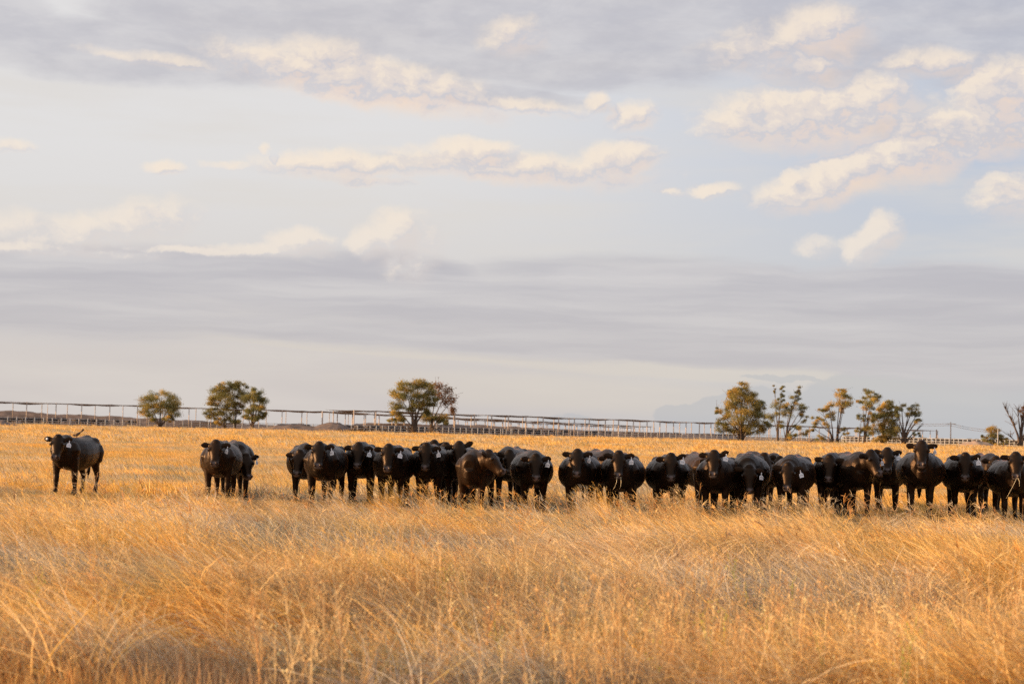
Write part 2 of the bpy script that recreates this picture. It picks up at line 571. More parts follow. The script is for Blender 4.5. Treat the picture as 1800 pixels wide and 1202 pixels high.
# ------------------------------------------------------------------ grass
rng = np.random.default_rng(7)
GOLD = np.array([.84, .56, .20]); STRAWC = np.array([.82, .60, .34]); PALE = np.array([.86, .70, .48])
RUST = np.array([.58, .31, .14]); OLIVE = np.array([.36, .34, .14]); GREYB = np.array([.42, .33, .22])
YGRN = np.array([.50, .48, .10])

def pick(n, pal, w):
    w = np.array(w, float); w /= w.sum()
    i = rng.choice(len(pal), n, p=w)
    c = np.array(pal)[i] * rng.uniform(.72, 1.12, (n, 1))
    return np.clip(c, 0, .95)

def ribbons(base, L, th0, th1, phi, w, col, seg=4, p=1.4, taper=.15, wig=.0, twist=None):
    """curved tapered strips: base (n,3), length, start tilt, added tilt, heading"""
    n = len(base)
    d = np.stack([np.cos(phi), np.sin(phi), np.zeros(n)], 1)
    zz = np.array([0, 0, 1.0])
    P_ = [base.copy()]
    T_ = []
    cur = base.copy()
    for s in range(seg):
        t = (s + .5) / seg
        th = th0 + th1 * t ** p
        tv = d * np.sin(th)[:, None] + zz * np.cos(th)[:, None]
        if wig: tv = tv + rng.normal(0, wig, (n, 3))
        T_.append(tv)
        cur = cur + tv * (L / seg)[:, None]
        P_.append(cur.copy())
    T_.append(T_[-1])
    r0 = rng.normal(0, 1, (n, 3)) if twist is None else twist
    V = np.zeros((n, (seg + 1) * 2, 3))
    for s in range(seg + 1):
        sd = np.cross(T_[s], r0)
        sd /= np.linalg.norm(sd, axis=1, keepdims=True) + 1e-9
        ww = w * (1 - (1 - taper) * (s / seg) ** 1.5) / 2
        V[:, 2 * s] = P_[s] - sd * ww[:, None]
        V[:, 2 * s + 1] = P_[s] + sd * ww[:, None]
    m = (seg + 1) * 2
    off = (np.arange(n) * m)[:, None, None]
    q = np.array([[2 * s, 2 * s + 1, 2 * s + 3, 2 * s + 2] for s in range(seg)])[None]
    Fq = (off + q).reshape(-1, 4)
    C = np.repeat(col, m, axis=0)
    return V.reshape(-1, 3), Fq, C, P_[-1], T_[-1]

def merge(parts):
    Vs, Fs, Cs, o = [], [], [], 0
    for v, f, c in parts:
        Vs.append(v); Fs.append(f + o); Cs.append(c); o += len(v)
    return np.concatenate(Vs), np.concatenate(Fs), np.concatenate(Cs)

def disc(n, rad):
    a = rng.uniform(0, 2 * PI, n); r_ = rad * np.sqrt(rng.uniform(0, 1, n))
    return np.stack([np.cos(a) * r_, np.sin(a) * r_, np.full(n, -.03)], 1)

LEFT = PI
def proto(name, parts, mat):
    v, f, c = merge(parts)
    me = mesh_np(name, v, [f], c)
    me.materials.append(mat)
    return bpy.data.objects.new(name, me)

def tussock(name, n, rad, hmin, hmax, lean, spread, w, pal, wts, fluff=True):
    b = disc(n, rad)
    out = np.arctan2(b[:, 1], b[:, 0])
    L = rng.uniform(hmin, hmax, n)
    # lean with the wind, fan outward at the edge
    dx = np.cos(LEFT) * lean + np.cos(out) * spread * rng.uniform(.2, 1, n) + rng.normal(0, .14, n)
    dy = np.sin(LEFT) * lean + np.sin(out) * spread * rng.uniform(.2, 1, n) + rng.normal(0, .14, n)
    phi = np.arctan2(dy, dx); th0 = np.hypot(dx, dy) * .7
    th1 = rng.gamma(2.0, .28, n) + .1
    parts = [ribbons(b, L, th0, th1, phi, rng.uniform(.7, 1.3, n) * w, pick(n, pal, wts), 4)[:3]]
    if fluff:
        m = n // 6                                   # fine seed stems with feathery tips
        b2 = disc(m, rad * .8); L2 = rng.uniform(hmax * .9, hmax * 1.22, m)
        phi2 = LEFT + rng.normal(0, .7, m); th = np.abs(rng.normal(lean, .18, m))
        v, f, c, e, t = ribbons(b2, L2, th * .6, rng.uniform(.2, .8, m), phi2, np.full(m, w * .7), pick(m, [GOLD, STRAWC, PALE], [2, 3, 2]), 5)
        parts.append((v, f, c))
        for k in range(3):
            Lh = rng.uniform(.05, .11, m)
            parts.append(ribbons(e - t * (Lh * k * .4)[:, None], Lh, th + .5, rng.uniform(.2, .8, m), phi2 + rng.normal(0, .5, m), np.full(m, w * 1.1), pick(m, [STRAWC, PALE, GOLD], [2, 2, 1]), 2)[:3])
    return proto(name, parts, M_GRASS)

def mat_clump(name, n, rad, w, pal, wts):
    b = disc(n, rad); b[:, 2] += rng.uniform(0, .10, n)
    L = rng.uniform(.28, .62, n)
    phi = LEFT + rng.normal(0, .75, n)
    th0 = rng.uniform(.35, 1.15, n); th1 = rng.uniform(.5, 1.5, n)
    parts = [ribbons(b, L, th0, th1, phi, rng.uniform(.7, 1.3, n) * w, pick(n, pal, wts), 4, 1.0, wig=.03)[:3]]
    return proto(name, parts, M_GRASS)

def stubble(name, n, rad, w, pal, wts):
    b = disc(n, rad)
    L = rng.uniform(.08, .26, n)
    parts = [ribbons(b, L, np.abs(rng.normal(0, .4, n)), rng.normal(0, .5, n), rng.uniform(0, 2 * PI, n), rng.uniform(.7, 1.3, n) * w, pick(n, pal, wts), 3, wig=.08)[:3]]
    return proto(name, parts, M_GRASS)

def seed_stalks(name, n, rad, hmin, hmax, w):
    b = disc(n, rad)
    phi = np.where(rng.random(n) < .75, LEFT, 0) + rng.normal(0, .7, n)
    L = rng.uniform(hmin, hmax, n)
    colr = pick(n, [STRAWC, np.array([.62, .36, .18]), PALE], [2, 3, 1])
    parts = []
    th = np.abs(rng.normal(.25, .15, n)); t1 = rng.uniform(.2, .75, n)
    v, f, c, e, t = ribbons(b, L, th, t1, phi, np.full(n, w), colr, 7, 1.6, .6)
    parts.append((v, f, c))
    for k in range(5):
        Lh = rng.uniform(.07, .17, n)
        p2 = phi + rng.normal(0, .55, n)
        vv = ribbons(e - t * rng.uniform(0, .05, n)[:, None], Lh, th + t1 + rng.normal(.0, .4, n), rng.uniform(.2, .9, n), p2, np.full(n, w * 1.5), colr * rng.uniform(.8, 1.1, (n, 1)), 3, 1.0, .5)
        parts.append(vv[:3])
    nl = n * 3                                       # some leaves low on the stems
    parts.append(ribbons(disc(nl, rad), rng.uniform(.3, .6, nl), np.abs(rng.normal(.3, .2, nl)), rng.uniform(.3, 1.2, nl), LEFT + rng.normal(0, 1.1, nl), np.full(nl, w), pick(nl, [GOLD, STRAWC, RUST], [2, 2, 1]), 4)[:3])
    return proto(name, parts, M_GRASS)

def weed(name, n, rad, hmin, hmax, w, pal, wts):
    """upright dry weeds with short side sprigs and little seed bits"""
    b = disc(n, rad)
    phi = rng.uniform(0, 2 * PI, n); L = rng.uniform(hmin, hmax, n)
    colr = pick(n, pal, wts)
    v, f, c, e, t = ribbons(b, L, np.abs(rng.normal(0, .13, n)), rng.normal(.05, .25, n), phi, np.full(n, w), colr, 6, 1, .5, wig=.04)
    parts = [(v, f, c)]
    vr = v.reshape(n, 7, 2, 3).mean(2)
    for k in range(9):
        s = rng.uniform(.28, 1.0, n) * 5.99
        i = s.astype(int); fr = (s - i)[:, None]
        bp = vr[np.arange(n), i] * (1 - fr) + vr[np.arange(n), i + 1] * fr
        Lh = rng.uniform(.04, .16, n) * (1.2 - s / 8)
        vv, ff, cc, ee, tt = ribbons(bp, Lh, rng.uniform(.3, 1.0, n), rng.uniform(-.5, .2, n), rng.uniform(0, 2 * PI, n), np.full(n, w * .7), colr, 2, 1, .6)
        parts.append((vv, ff, cc))
        for q in range(2):
            parts.append(ribbons(ee + rng.normal(0, .012, (n, 3)), np.full(n, .014), rng.uniform(0, 3, n), np.zeros(n), rng.uniform(0, 6, n), np.full(n, .007), np.clip(colr * rng.uniform(.9, 1.35, (n, 1)), 0, .9), 1, 1, .5)[:3])
    return proto(name, parts, M_WEED)

PAL = [GOLD, STRAWC, PALE, RUST, OLIVE, GREYB]
tus = [tussock('tussock_%02d' % i, 150, .17, .28, .60 + .05 * (i % 3), .30 + .12 * (i % 4), .55, .0058, PAL, [4, 4, 2, 1, .6, 1]) for i in range(7)]
tall = [tussock('tall_%02d' % i, 170, .13, .5, .92, .25 + .1 * i, .36, .0058, [GOLD, STRAWC, PALE, RUST], [5, 4, 1.5, 1]) for i in range(3)]
mats = [mat_clump('mat_%02d' % i, 210, .30, .0048, [STRAWC, PALE, GREYB, GOLD, RUST], [4, 3, 2, 1.2, .8]) for i in range(5)]
stb = [stubble('stubble_%02d' % i, 130, .30, .0055, [RUST, np.array([.70, .44, .24]), STRAWC, GREYB], [2.5, 4, 3, 1.5]) for i in range(4)]
olv = [tussock('olive_%02d' % i, 200, .2, .3, .55, .35, .5, .004, [OLIVE, GREYB, STRAWC], [3, 3, 2.4]) for i in range(2)]
sds = [seed_stalks('seed_%02d' % i, 7, .25, .62, .98, .0055) for i in range(6)]
wds = [weed('weed_%02d' % i, 7, .22, .35, .75, .005, [np.array([.68, .42, .19]), np.array([.78, .56, .30]), YGRN, RUST], [3, 4, .5 + i % 2 * 1, .6]) for i in range(6)]
farp = [tussock('far_%02d' % i, 300, .95, .22, .50, .35, .25, .014, [GOLD, STRAWC, PALE, RUST, GREYB], [5, 4, 1.4, .8, .5], False) for i in range(4)]
vfar = [tussock('vfar_%02d' % i, 260, 2.2, .25, .45, .3, .2, .035, [GOLD, STRAWC, PALE, RUST], [5, 4, 1.4, .8], False) for i in range(3)]

def scatter(name, pts, rot, scl, idx, protos, label, cat):
    me = bpy.data.meshes.new(name)
    n = len(pts)
    me.vertices.add(n)
    me.vertices.foreach_set('co', np.asarray(pts, np.float32).ravel())
    a = me.attributes.new('rot', 'FLOAT_VECTOR', 'POINT'); a.data.foreach_set('vector', np.asarray(rot, np.float32).ravel())
    a = me.attributes.new('scl', 'FLOAT_VECTOR', 'POINT'); a.data.foreach_set('vector', np.asarray(scl, np.float32).ravel())
    a = me.attributes.new('idx', 'INT', 'POINT'); a.data.foreach_set('value', np.asarray(idx, np.int32))
    me.update()
    c = bpy.data.collections.new(name + '_kinds')
    for p in protos: c.objects.link(p)
    ob = link(name, me)
    ng = bpy.data.node_groups.new(name, 'GeometryNodeTree')
    ng.interface.new_socket('Geometry', in_out='INPUT', socket_type='NodeSocketGeometry')
    ng.interface.new_socket('Geometry', in_out='OUTPUT', socket_type='NodeSocketGeometry')
    N = ng.nodes; Lk = ng.links
    gi = N.new('NodeGroupInput'); go = N.new('NodeGroupOutput')
    ci = N.new('GeometryNodeCollectionInfo'); ci.inputs['Collection'].default_value = c
    ci.inputs['Separate Children'].default_value = True; ci.inputs['Reset Children'].default_value = True
    def na(nm, ty):
        x = N.new('GeometryNodeInputNamedAttribute'); x.data_type = ty; x.inputs['Name'].default_value = nm
        return x.outputs['Attribute']
    ip = N.new('GeometryNodeInstanceOnPoints'); ip.inputs['Pick Instance'].default_value = True
    e2r = N.new('FunctionNodeEulerToRotation')
    Lk.new(na('rot', 'FLOAT_VECTOR'), e2r.inputs[0])
    Lk.new(gi.outputs[0], ip.inputs['Points']); Lk.new(ci.outputs[0], ip.inputs['Instance'])
    Lk.new(na('idx', 'INT'), ip.inputs['Instance Index']); Lk.new(e2r.outputs[0], ip.inputs['Rotation'])
    Lk.new(na('scl', 'FLOAT_VECTOR'), ip.inputs['Scale'])
    Lk.new(ip.outputs[0], go.inputs[0])
    md = ob.modifiers.new('scatter', 'NODES'); md.node_group = ng
    tag(ob, label, cat, kind='stuff')
    return ob

def field(n, d0, d1, margin=3.5, k=.275):
    """random points over the wedge of paddock between two distances, even per area"""
    out = []
    while len(out) < n:
        y = math.sqrt(rng.uniform(d0 * d0, d1 * d1)); hw = k * y + margin
        w1 = k * d1 + margin
        x = rng.uniform(-w1, w1)
        if abs(x) < hw: out.append((x, y))
    return np.array(out)

def thin(P_, prob):
    return P_[rng.random(len(P_)) < prob]

def build_scatter(name, P_, protos, label, cat, smin=.75, smax=1.25, rz=.45, swirl=0.0, zs=None, dz=0.0, hfade=0.0):
    n = len(P_)
    z = gz(P_[:, 0], P_[:, 1]) + dz
    pts = np.column_stack([P_, z])
    s = rng.uniform(smin, smax, n)
    hd = 1.0 - hfade * (1 - np.clip((1.52 - .0425 * P_[:, 1]) / .72, .13, 1))
    sc = np.column_stack([s, s, s * hd * (zs if zs is not None else 1)])
    rt = np.zeros((n, 3)); rt[:, 2] = rng.normal(0, rz, n)
    if swirl: rt[:, 2] += swirl * (vnoise(P_[:, 0] / 1.3, P_[:, 1] / 1.6, 21) - .5)
    rt[:, 0] = rng.normal(0, .07, n); rt[:, 1] = rng.normal(0, .07, n)
    return scatter(name, pts, rt, sc, rng.integers(0, len(protos), n), protos, label, cat)

# px of the photograph a paddock place appears at (for patch layout by real position)
P1 = field(5200, 11.5, 44)
x, y = P1[:, 0], P1[:, 1]
pn = vnoise(x / 2.3, y / 2.8, 31)
pr = (.10 + .90 * sstep(18, 25.5, y + 4 * (pn - .5))) * (.25 + 1.15 * sstep(.3, .62, pn))
build_scatter('dry_grass', thin(P1, pr), tus, 'fine golden dry grass tussocks covering the paddock around and before the cattle', 'grass', .7, 1.2, .5, zs=.95, hfade=1.0)
P2 = field(1700, 17, 41)
pn2 = vnoise(P2[:, 0] / 1.7, P2[:, 1] / 2.2, 37)
build_scatter('tall_grass', thin(P2, np.clip((pn2 - .55) * 3.2, 0, 1) * (1 - .8 * sstep(24, 32, P2[:, 1]))), tall, 'taller golden grass plumes leaning to the left in front of the cattle', 'grass', .7, 1.05, .4, hfade=.9)
P3 = field(4600, 11.5, 30)
y = P3[:, 1]
build_scatter('matted_grass', thin(P3, 1 - .75 * sstep(20, 29, y)), mats, 'pale matted hay-like grass lying in swirls across the foreground', 'grass', .85, 1.45, .5, 3.0)
P4 = field(3600, 10.8, 22)
y = P4[:, 1]
pn4 = vnoise(P4[:, 0] / 1.2, y / 1.5, 51)
build_scatter('stubble_grass', thin(P4, np.clip(1.2 - sstep(13.5, 19, y) - (pn4 - .5), .1, 1)), stb, 'short rusty stubble grass along the bottom edge of the view', 'grass', .7, 1.3, 3.0)
P5 = field(1500, 14, 60)
pn5 = vnoise(P5[:, 0] / 3.1, P5[:, 1] / 3.3, 61)
build_scatter('olive_grass', thin(P5, np.clip((pn5 - .55) * 4, 0, 1)), olv, 'greyish olive grass patches between the golden tussocks', 'grass', .7, 1.15, .6, hfade=1.0)
P6 = np.vstack([field(110, 31, 36.5), field(120, 18, 31), field(30, 37, 60)])
TB = []
for bx_, n_ in ((1050, 5), (1068, 2), (1190, 2), (1232, 3), (1300, 1), (1345, 2), (1393, 3), (1450, 4), (1470, 3), (1105, 1), (940, 1), (850, 2), (770, 2), (690, 3), (640, 2), (590, 2), (520, 2), (1640, 2), (1780, 2), (380, 1), (250, 2), (60, 2)):
    for k_ in range(n_):
        D_ = rng.uniform(30, 35); g_ = at_ground(bx_ + rng.normal(0, 9), D_); TB.append((g_.x, D_))
build_scatter('grass_plumes', np.array(TB), tall, 'upright golden grass plumes rising in front of the legs of the cattle', 'grass', .45, .75, .4)
build_scatter('seed_head_grass', P6, sds, 'tall thin grass stalks with drooping finger seed heads before the cattle', 'grass', .65, 1.05, .9, hfade=.35)
P7 = field(700, 11, 16.5)
x, y = P7[:, 0], P7[:, 1]
pw = np.clip(.10 + 1.0 * sstep(-1.7, -.6, x) - .35 * sstep(1.2, 2.6, x) + .3 * sstep(3, 4.2, x), 0, 1) * (1 - .8 * sstep(14.0, 17.5, y + 2.0 * vnoise(x / .8, y / .9, 71) - 1))
build_scatter('weeds', thin(P7, pw), wds, 'orange and yellow green upright dry weeds nearest the camera', 'weeds', .75, 1.35, 3.0)
P8 = field(9500, 42.5, 125, 5)
tk = (np.abs(P8[:, 1] - (108 + 3 * np.sin(P8[:, 0] / 9))) < 2.6) & (vnoise(P8[:, 0] / 9, P8[:, 1] / 30, 83) > .42)
P8 = P8[~tk & ((vnoise(P8[:, 0] / 7, P8[:, 1] / 6, 85) > .30) | (rng.random(len(P8)) < .45))]
build_scatter('paddock_grass', P8, farp, 'bright golden grass of the open paddock behind the cattle', 'grass', .8, 1.25, .6, zs=.62)
P9 = field(7500, 120, 252, 8)
track = np.abs(P9[:, 1] - (185 + 6 * np.sin(P9[:, 0] / 25))) < 4
P9 = P9[~(track & (vnoise(P9[:, 0] / 14, P9[:, 1] / 30, 81) > .35))]
build_scatter('far_paddock_grass', P9, vfar, 'golden grass reaching back to the trees and the feedlot fence', 'grass', .8, 1.25, .6, zs=.65)

# ------------------------------------------------------------------ cattle
def remesh(mb, voxel, smooth_it=8):
    me = mb.mesh('tmp')
    o = bpy.data.objects.new('tmp', me)
    COL.objects.link(o)
    md = o.modifiers.new('r', 'REMESH'); md.mode = 'VOXEL'; md.voxel_size = voxel
    sm = o.modifiers.new('s', 'SMOOTH'); sm.factor = .5; sm.iterations = smooth_it
    dg = bpy.context.evaluated_depsgraph_get()
    res = bpy.data.meshes.new_from_object(o.evaluated_get(dg))
    bpy.data.objects.remove(o); bpy.data.meshes.remove(me)
    res.polygons.foreach_set('use_smooth', np.ones(len(res.polygons), dtype=bool))
    return res

def rotz(v, a):
    c, s = math.cos(a), math.sin(a)
    return Vector((v[0] * c - v[1] * s, v[0] * s + v[1] * c, v[2]))

def head_base(b, h, ht):
    """local position of the poll for a body yaw b and head yaw h"""
    psi = R(max(-75, min(75, h - b)))
    low = max(0.0, 1.36 - ht)
    Ln = .40 + .25 * low
    base = Vector((.60, 0, 0))
    return base + rotz((Ln, 0, 0), psi * .85) + Vector((0, 0, ht - .07)), R(h - b)

def cow_mesh(b, h, ht, w=1.0, brown=0.0, pitch=58, ears=(0, 0), seed=0, voxel=.016, tailside=0, walk=0.0):
    rd = random.Random(seed)
    mb = MB()
    # trunk
    xs = [(-.90,1.05,.12,.13),(-.84,1.03,.19,.21),(-.72,.98,.26,.28),(-.55,.93,.31,.34),(-.32,.895,.335,.41),(-.05,.870,.350,.45),
          (.20,.870,.350,.44),(.40,.885,.34,.385),(.56,.90,.325,.32),(.70,.93,.31,.25),(.80,.93,.25,.20),(.86,.92,.16,.13)]
    mb.tube([(x_, 0, z_) for x_, z_, _, _ in xs], [q[3] * w for q in xs], 20, (0, 0, 1), [q[2] for q in xs], .92)
    # hips and spine, withers
    mb.ball((-.52, .18 * w, 1.13), (.16, .11, .09)); mb.ball((-.52, -.18 * w, 1.13), (.16, .11, .09))
    mb.tube([(-.85, 0, 1.10), (-.5, 0, 1.175), (-.1, 0, 1.13), (.3, 0, 1.125), (.52, 0, 1.15), (.68, 0, 1.11)], [.08, .10, .09, .09, .10, .10], 10)
    # brisket
    mb.tube([(.50, 0, .74), (.64, 0, .74), (.76, 0, .80), (.84, 0, .92)], [.16, .15, .13, .08], 14, (0, 0, 1), [.16, .16, .15, .10])
    # shoulders and thighs
    for sd in (1, -1):
        mb.tube([(.50, sd * .17 * w, 1.06), (.53, sd * .235 * w, .95), (.50, sd * .20 * w, .74)], [.12, .14, .10], 12, (1, 0, 0), [.13, .15, .12])
        mb.tube([(-.62, sd * .16 * w, 1.02), (-.62, sd * .21 * w, .90), (-.60, sd * .18, .70)], [.15, .16, .12], 12, (1, 0, 0), [.15, .16, .11])
    # legs (front: forearm, knee, cannon, fetlock, hoof; rear: gaskin, hock)
    for sd in (1, -1):
        q = rd.uniform(-.05, .05) + walk * sd
        yf = sd * (.180 + rd.uniform(-.01, .02))
        mb.tube([(.50, yf, .80), (.50 + q * .3, yf, .62), (.50 + q * .6, yf * .98, .45), (.50 + q * .65, yf * .97, .38), (.50 + q * .9, yf * .96, .20), (.51 + q, yf * .96, .11), (.545 + q, yf * .96, .05)],
                [.105, .085, .062, .065, .042, .052, .062], 12, (1, 0, 0), [.125, .095, .065, .068, .045, .055, .07])
        mb.tube([(.50 + q, yf * .96, .10), (.56 + q, yf * .96, -.01)], [.055, .07], 12, (1, 0, 0), [.055, .08])
        q = rd.uniform(-.06, .06) - walk * sd
        yr = sd * (.17 + rd.uniform(-.01, .02))
        mb.tube([(-.58, yr, .80), (-.60 + q * .3, yr, .64), (-.70 + q * .6, yr, .48), (-.73 + q * .7, yr, .43), (-.70 + q * .9, yr, .22), (-.69 + q, yr, .12), (-.65 + q, yr, .05)],
                [.11, .085, .06, .06, .042, .052, .062], 12, (1, 0, 0), [.16, .11, .07, .065, .048, .055, .07])
        mb.tube([(-.70 + q, yr, .10), (-.64 + q, yr, -.01)], [.055, .07], 12, (1, 0, 0), [.055, .08])
    # tail
    ty = tailside * .12
    mb.tube([(-.86, 0, 1.16), (-.95, ty * .3, 1.08), (-.96, ty * .6, .90), (-.93, ty, .62)], [.045, .032, .024, .022], 8)
    mb.tube([(-.93, ty, .64), (-.92, ty * 1.3, .48), (-.91, ty * 1.2, .32)], [.025, .055, .02], 8)
    # neck
    poll, psi = head_base(b, h, ht)
    fwd = rotz((1, 0, 0), psi)
    side = rotz((0, 1, 0), psi)
    pt = R(pitch)
    fax = fwd * math.cos(pt) + Vector((0, 0, -1)) * math.sin(pt)      # poll -> muzzle
    nrm = fwd * math.sin(pt) + Vector((0, 0, 1)) * math.cos(pt)       # out of the forehead
    n0 = Vector((.48, 0, 1.02)); n2 = poll - Vector((0, 0, .13)) - fwd * .05
    nm = (n0 + n2) / 2 + rotz((.05, 0, 0), psi * .5) + Vector((0, 0, -.02))
    nq = n0 * .75 + n2 * .25
    mb.tube([n0, nq, nm, n2 * .75 + nm * .25, n2], [.21, .18, .15, .125, .11], 16, (0, 0, 1), [.26, .24, .20, .165, .13])
    mb.tube([(.70, 0, .80), nq - Vector((0, 0, .20)), n2 - Vector((0, 0, .10))], [.07, .06, .05], 10)   # dewlap
    # head
    prof = [(-.05, .075, .075, -.02), (.00, .112, .105, -.015), (.07, .137, .125, -.02), (.15, .142, .135, -.03), (.22, .128, .132, -.035), (.30, .100, .115, -.035), (.37, .086, .095, -.03), (.43, .088, .083, -.03), (.475, .090, .078, -.032), (.505, .066, .055, -.035)]
    mb.tube([poll + fax * t + nrm * (o - .03) for t, _, _, o in prof], [q[1] for q in prof], 18, nrm, [q[2] for q in prof], .9)
    mb.ball(poll + Vector((0, 0, .012)) + nrm * .0, (.085, .085, .065))                                      # poll tuft
    for sd in (1, -1):
        mb.ball(poll + fax * .165 + side * sd * .112 + nrm * .034, .036)                                     # brow
        mb.ball(poll + fax * .46 + side * sd * .048 + nrm * .015, .040)                                      # nostril pad
    # ears (leaf shaped, cupped)
    tagpos = None
    earpts = []
    for sd, ea in ((1, ears[0]), (-1, ears[1])):
        e0 = poll + fax * .035 + side * sd * .10 - nrm * .045
        ed = (side * sd * math.cos(R(ea)) + Vector((0, 0, 1)) * math.sin(R(ea)) + fwd * .12).normalized()
        eu = (Vector((0, 0, 1)) - ed * ed.z).normalized()
        pts = [e0 + ed * t for t in (0, .045, .095, .145, .180, .205)]
        mb.tube(pts, [.030, .022, .016, .015, .013, .009], 12, eu, [.036, .050, .068, .066, .044, .016])
        earpts.append((e0, ed, eu))
    res = remesh(mb, voxel)
    # colour: grey nose pad, brownish eye rims, dark hooves
    n = len(res.vertices)
    co = np.empty(n * 3, np.float32); res.vertices.foreach_get('co', co); co = co.reshape(-1, 3)
    c4 = np.zeros((n, 4), np.float32); c4[:, 3] = 1
    mz = poll + fax * .485 + nrm * -.0
    dm = np.linalg.norm(co - np.array(mz), axis=1)
    f = 1 - sstep(.045, .085, dm)
    c4[:, :3] += f[:, None] * np.array([.105, .085, .085])
    for sd in (1, -1):
        no = poll + fax * .487 + side * sd * .045 + nrm * .03
        dn = np.linalg.norm(co - np.array(no), axis=1)
        c4[:, :3] *= sstep(.012, .028, dn)[:, None]
    # browner, sun-bleached hair along the back line, neck side and forehead
    bl = vnoise(co[:, 0] * 4 + seed, co[:, 2] * 4 + co[:, 1] * 3, seed)
    top = sstep(1.15, 1.38, co[:, 2]) * bl
    c4[:, :3] += top[:, None] * np.array([.008, .0035, .0015])
    c4[:, :3] += brown * (.4 + .9 * bl)[:, None] * np.array([.045, .018, .006])  # overall brown: own hide tone on some, warm sunlight put into colour on others
    a = res.color_attributes.new('col', 'FLOAT_COLOR', 'POINT')
    a.data.foreach_set('color', c4.ravel())
    res.materials.append(M_COW)
    eyes = [poll + fax * .175 + side * sd * .135 + nrm * .025 for sd in (1, -1)]
    return res, eyes, earpts, poll, fax, nrm, side, fwd

def tag_mesh(seed):
    """flag shaped plastic ear tag hanging from its stud, face towards -Y (local)"""
    mb = MB()
    prof = [(-.046, -.130), (.046, -.130), (.046, -.070), (.026, -.050), (.010, -.040), (.008, 0), (-.008, 0), (-.010, -.040), (-.026, -.050), (-.046, -.070)]
    n = len(prof)
    v = [(x_, -.002, z_) for x_, z_ in prof] + [(x_, .002, z_) for x_, z_ in prof]
    f = [tuple(range(n)), tuple(range(2 * n - 1, n - 1, -1))] + [(i, i + n, (i + 1) % n + n, (i + 1) % n) for i in range(n)]
    mb.add(v, f)
    mb.ball((0, -.004, -.004), .011)
    return mb.mesh('ear_tag', False)
TAGME = tag_mesh(0)
def ink_mesh():
    """faint, unreadable pen strokes on the tag"""
    mb = MB()
    for pts in ([(-.030, -.075), (-.018, -.077), (-.026, -.106)], [(-.006, -.080), (.000, -.075), (-.001, -.106)], [(.018, -.076), (.014, -.092), (.028, -.094), (.025, -.080), (.024, -.107)]):
        mb.tube([(x_, -.0035, z_) for x_, z_ in pts], .0022, 5)
    return mb.mesh('tag_marking')
INKME = ink_mesh()
eb = MB(); eb.ball((0, 0, 0), .024, 12, 8)
EYEME = eb.mesh('eye'); EYEME.materials.append(M_EYE)
TAGME.materials.append(M_TAGW); INKME.materials.append(M_TAGD)

GRP = 'black cattle standing in the dry paddock'
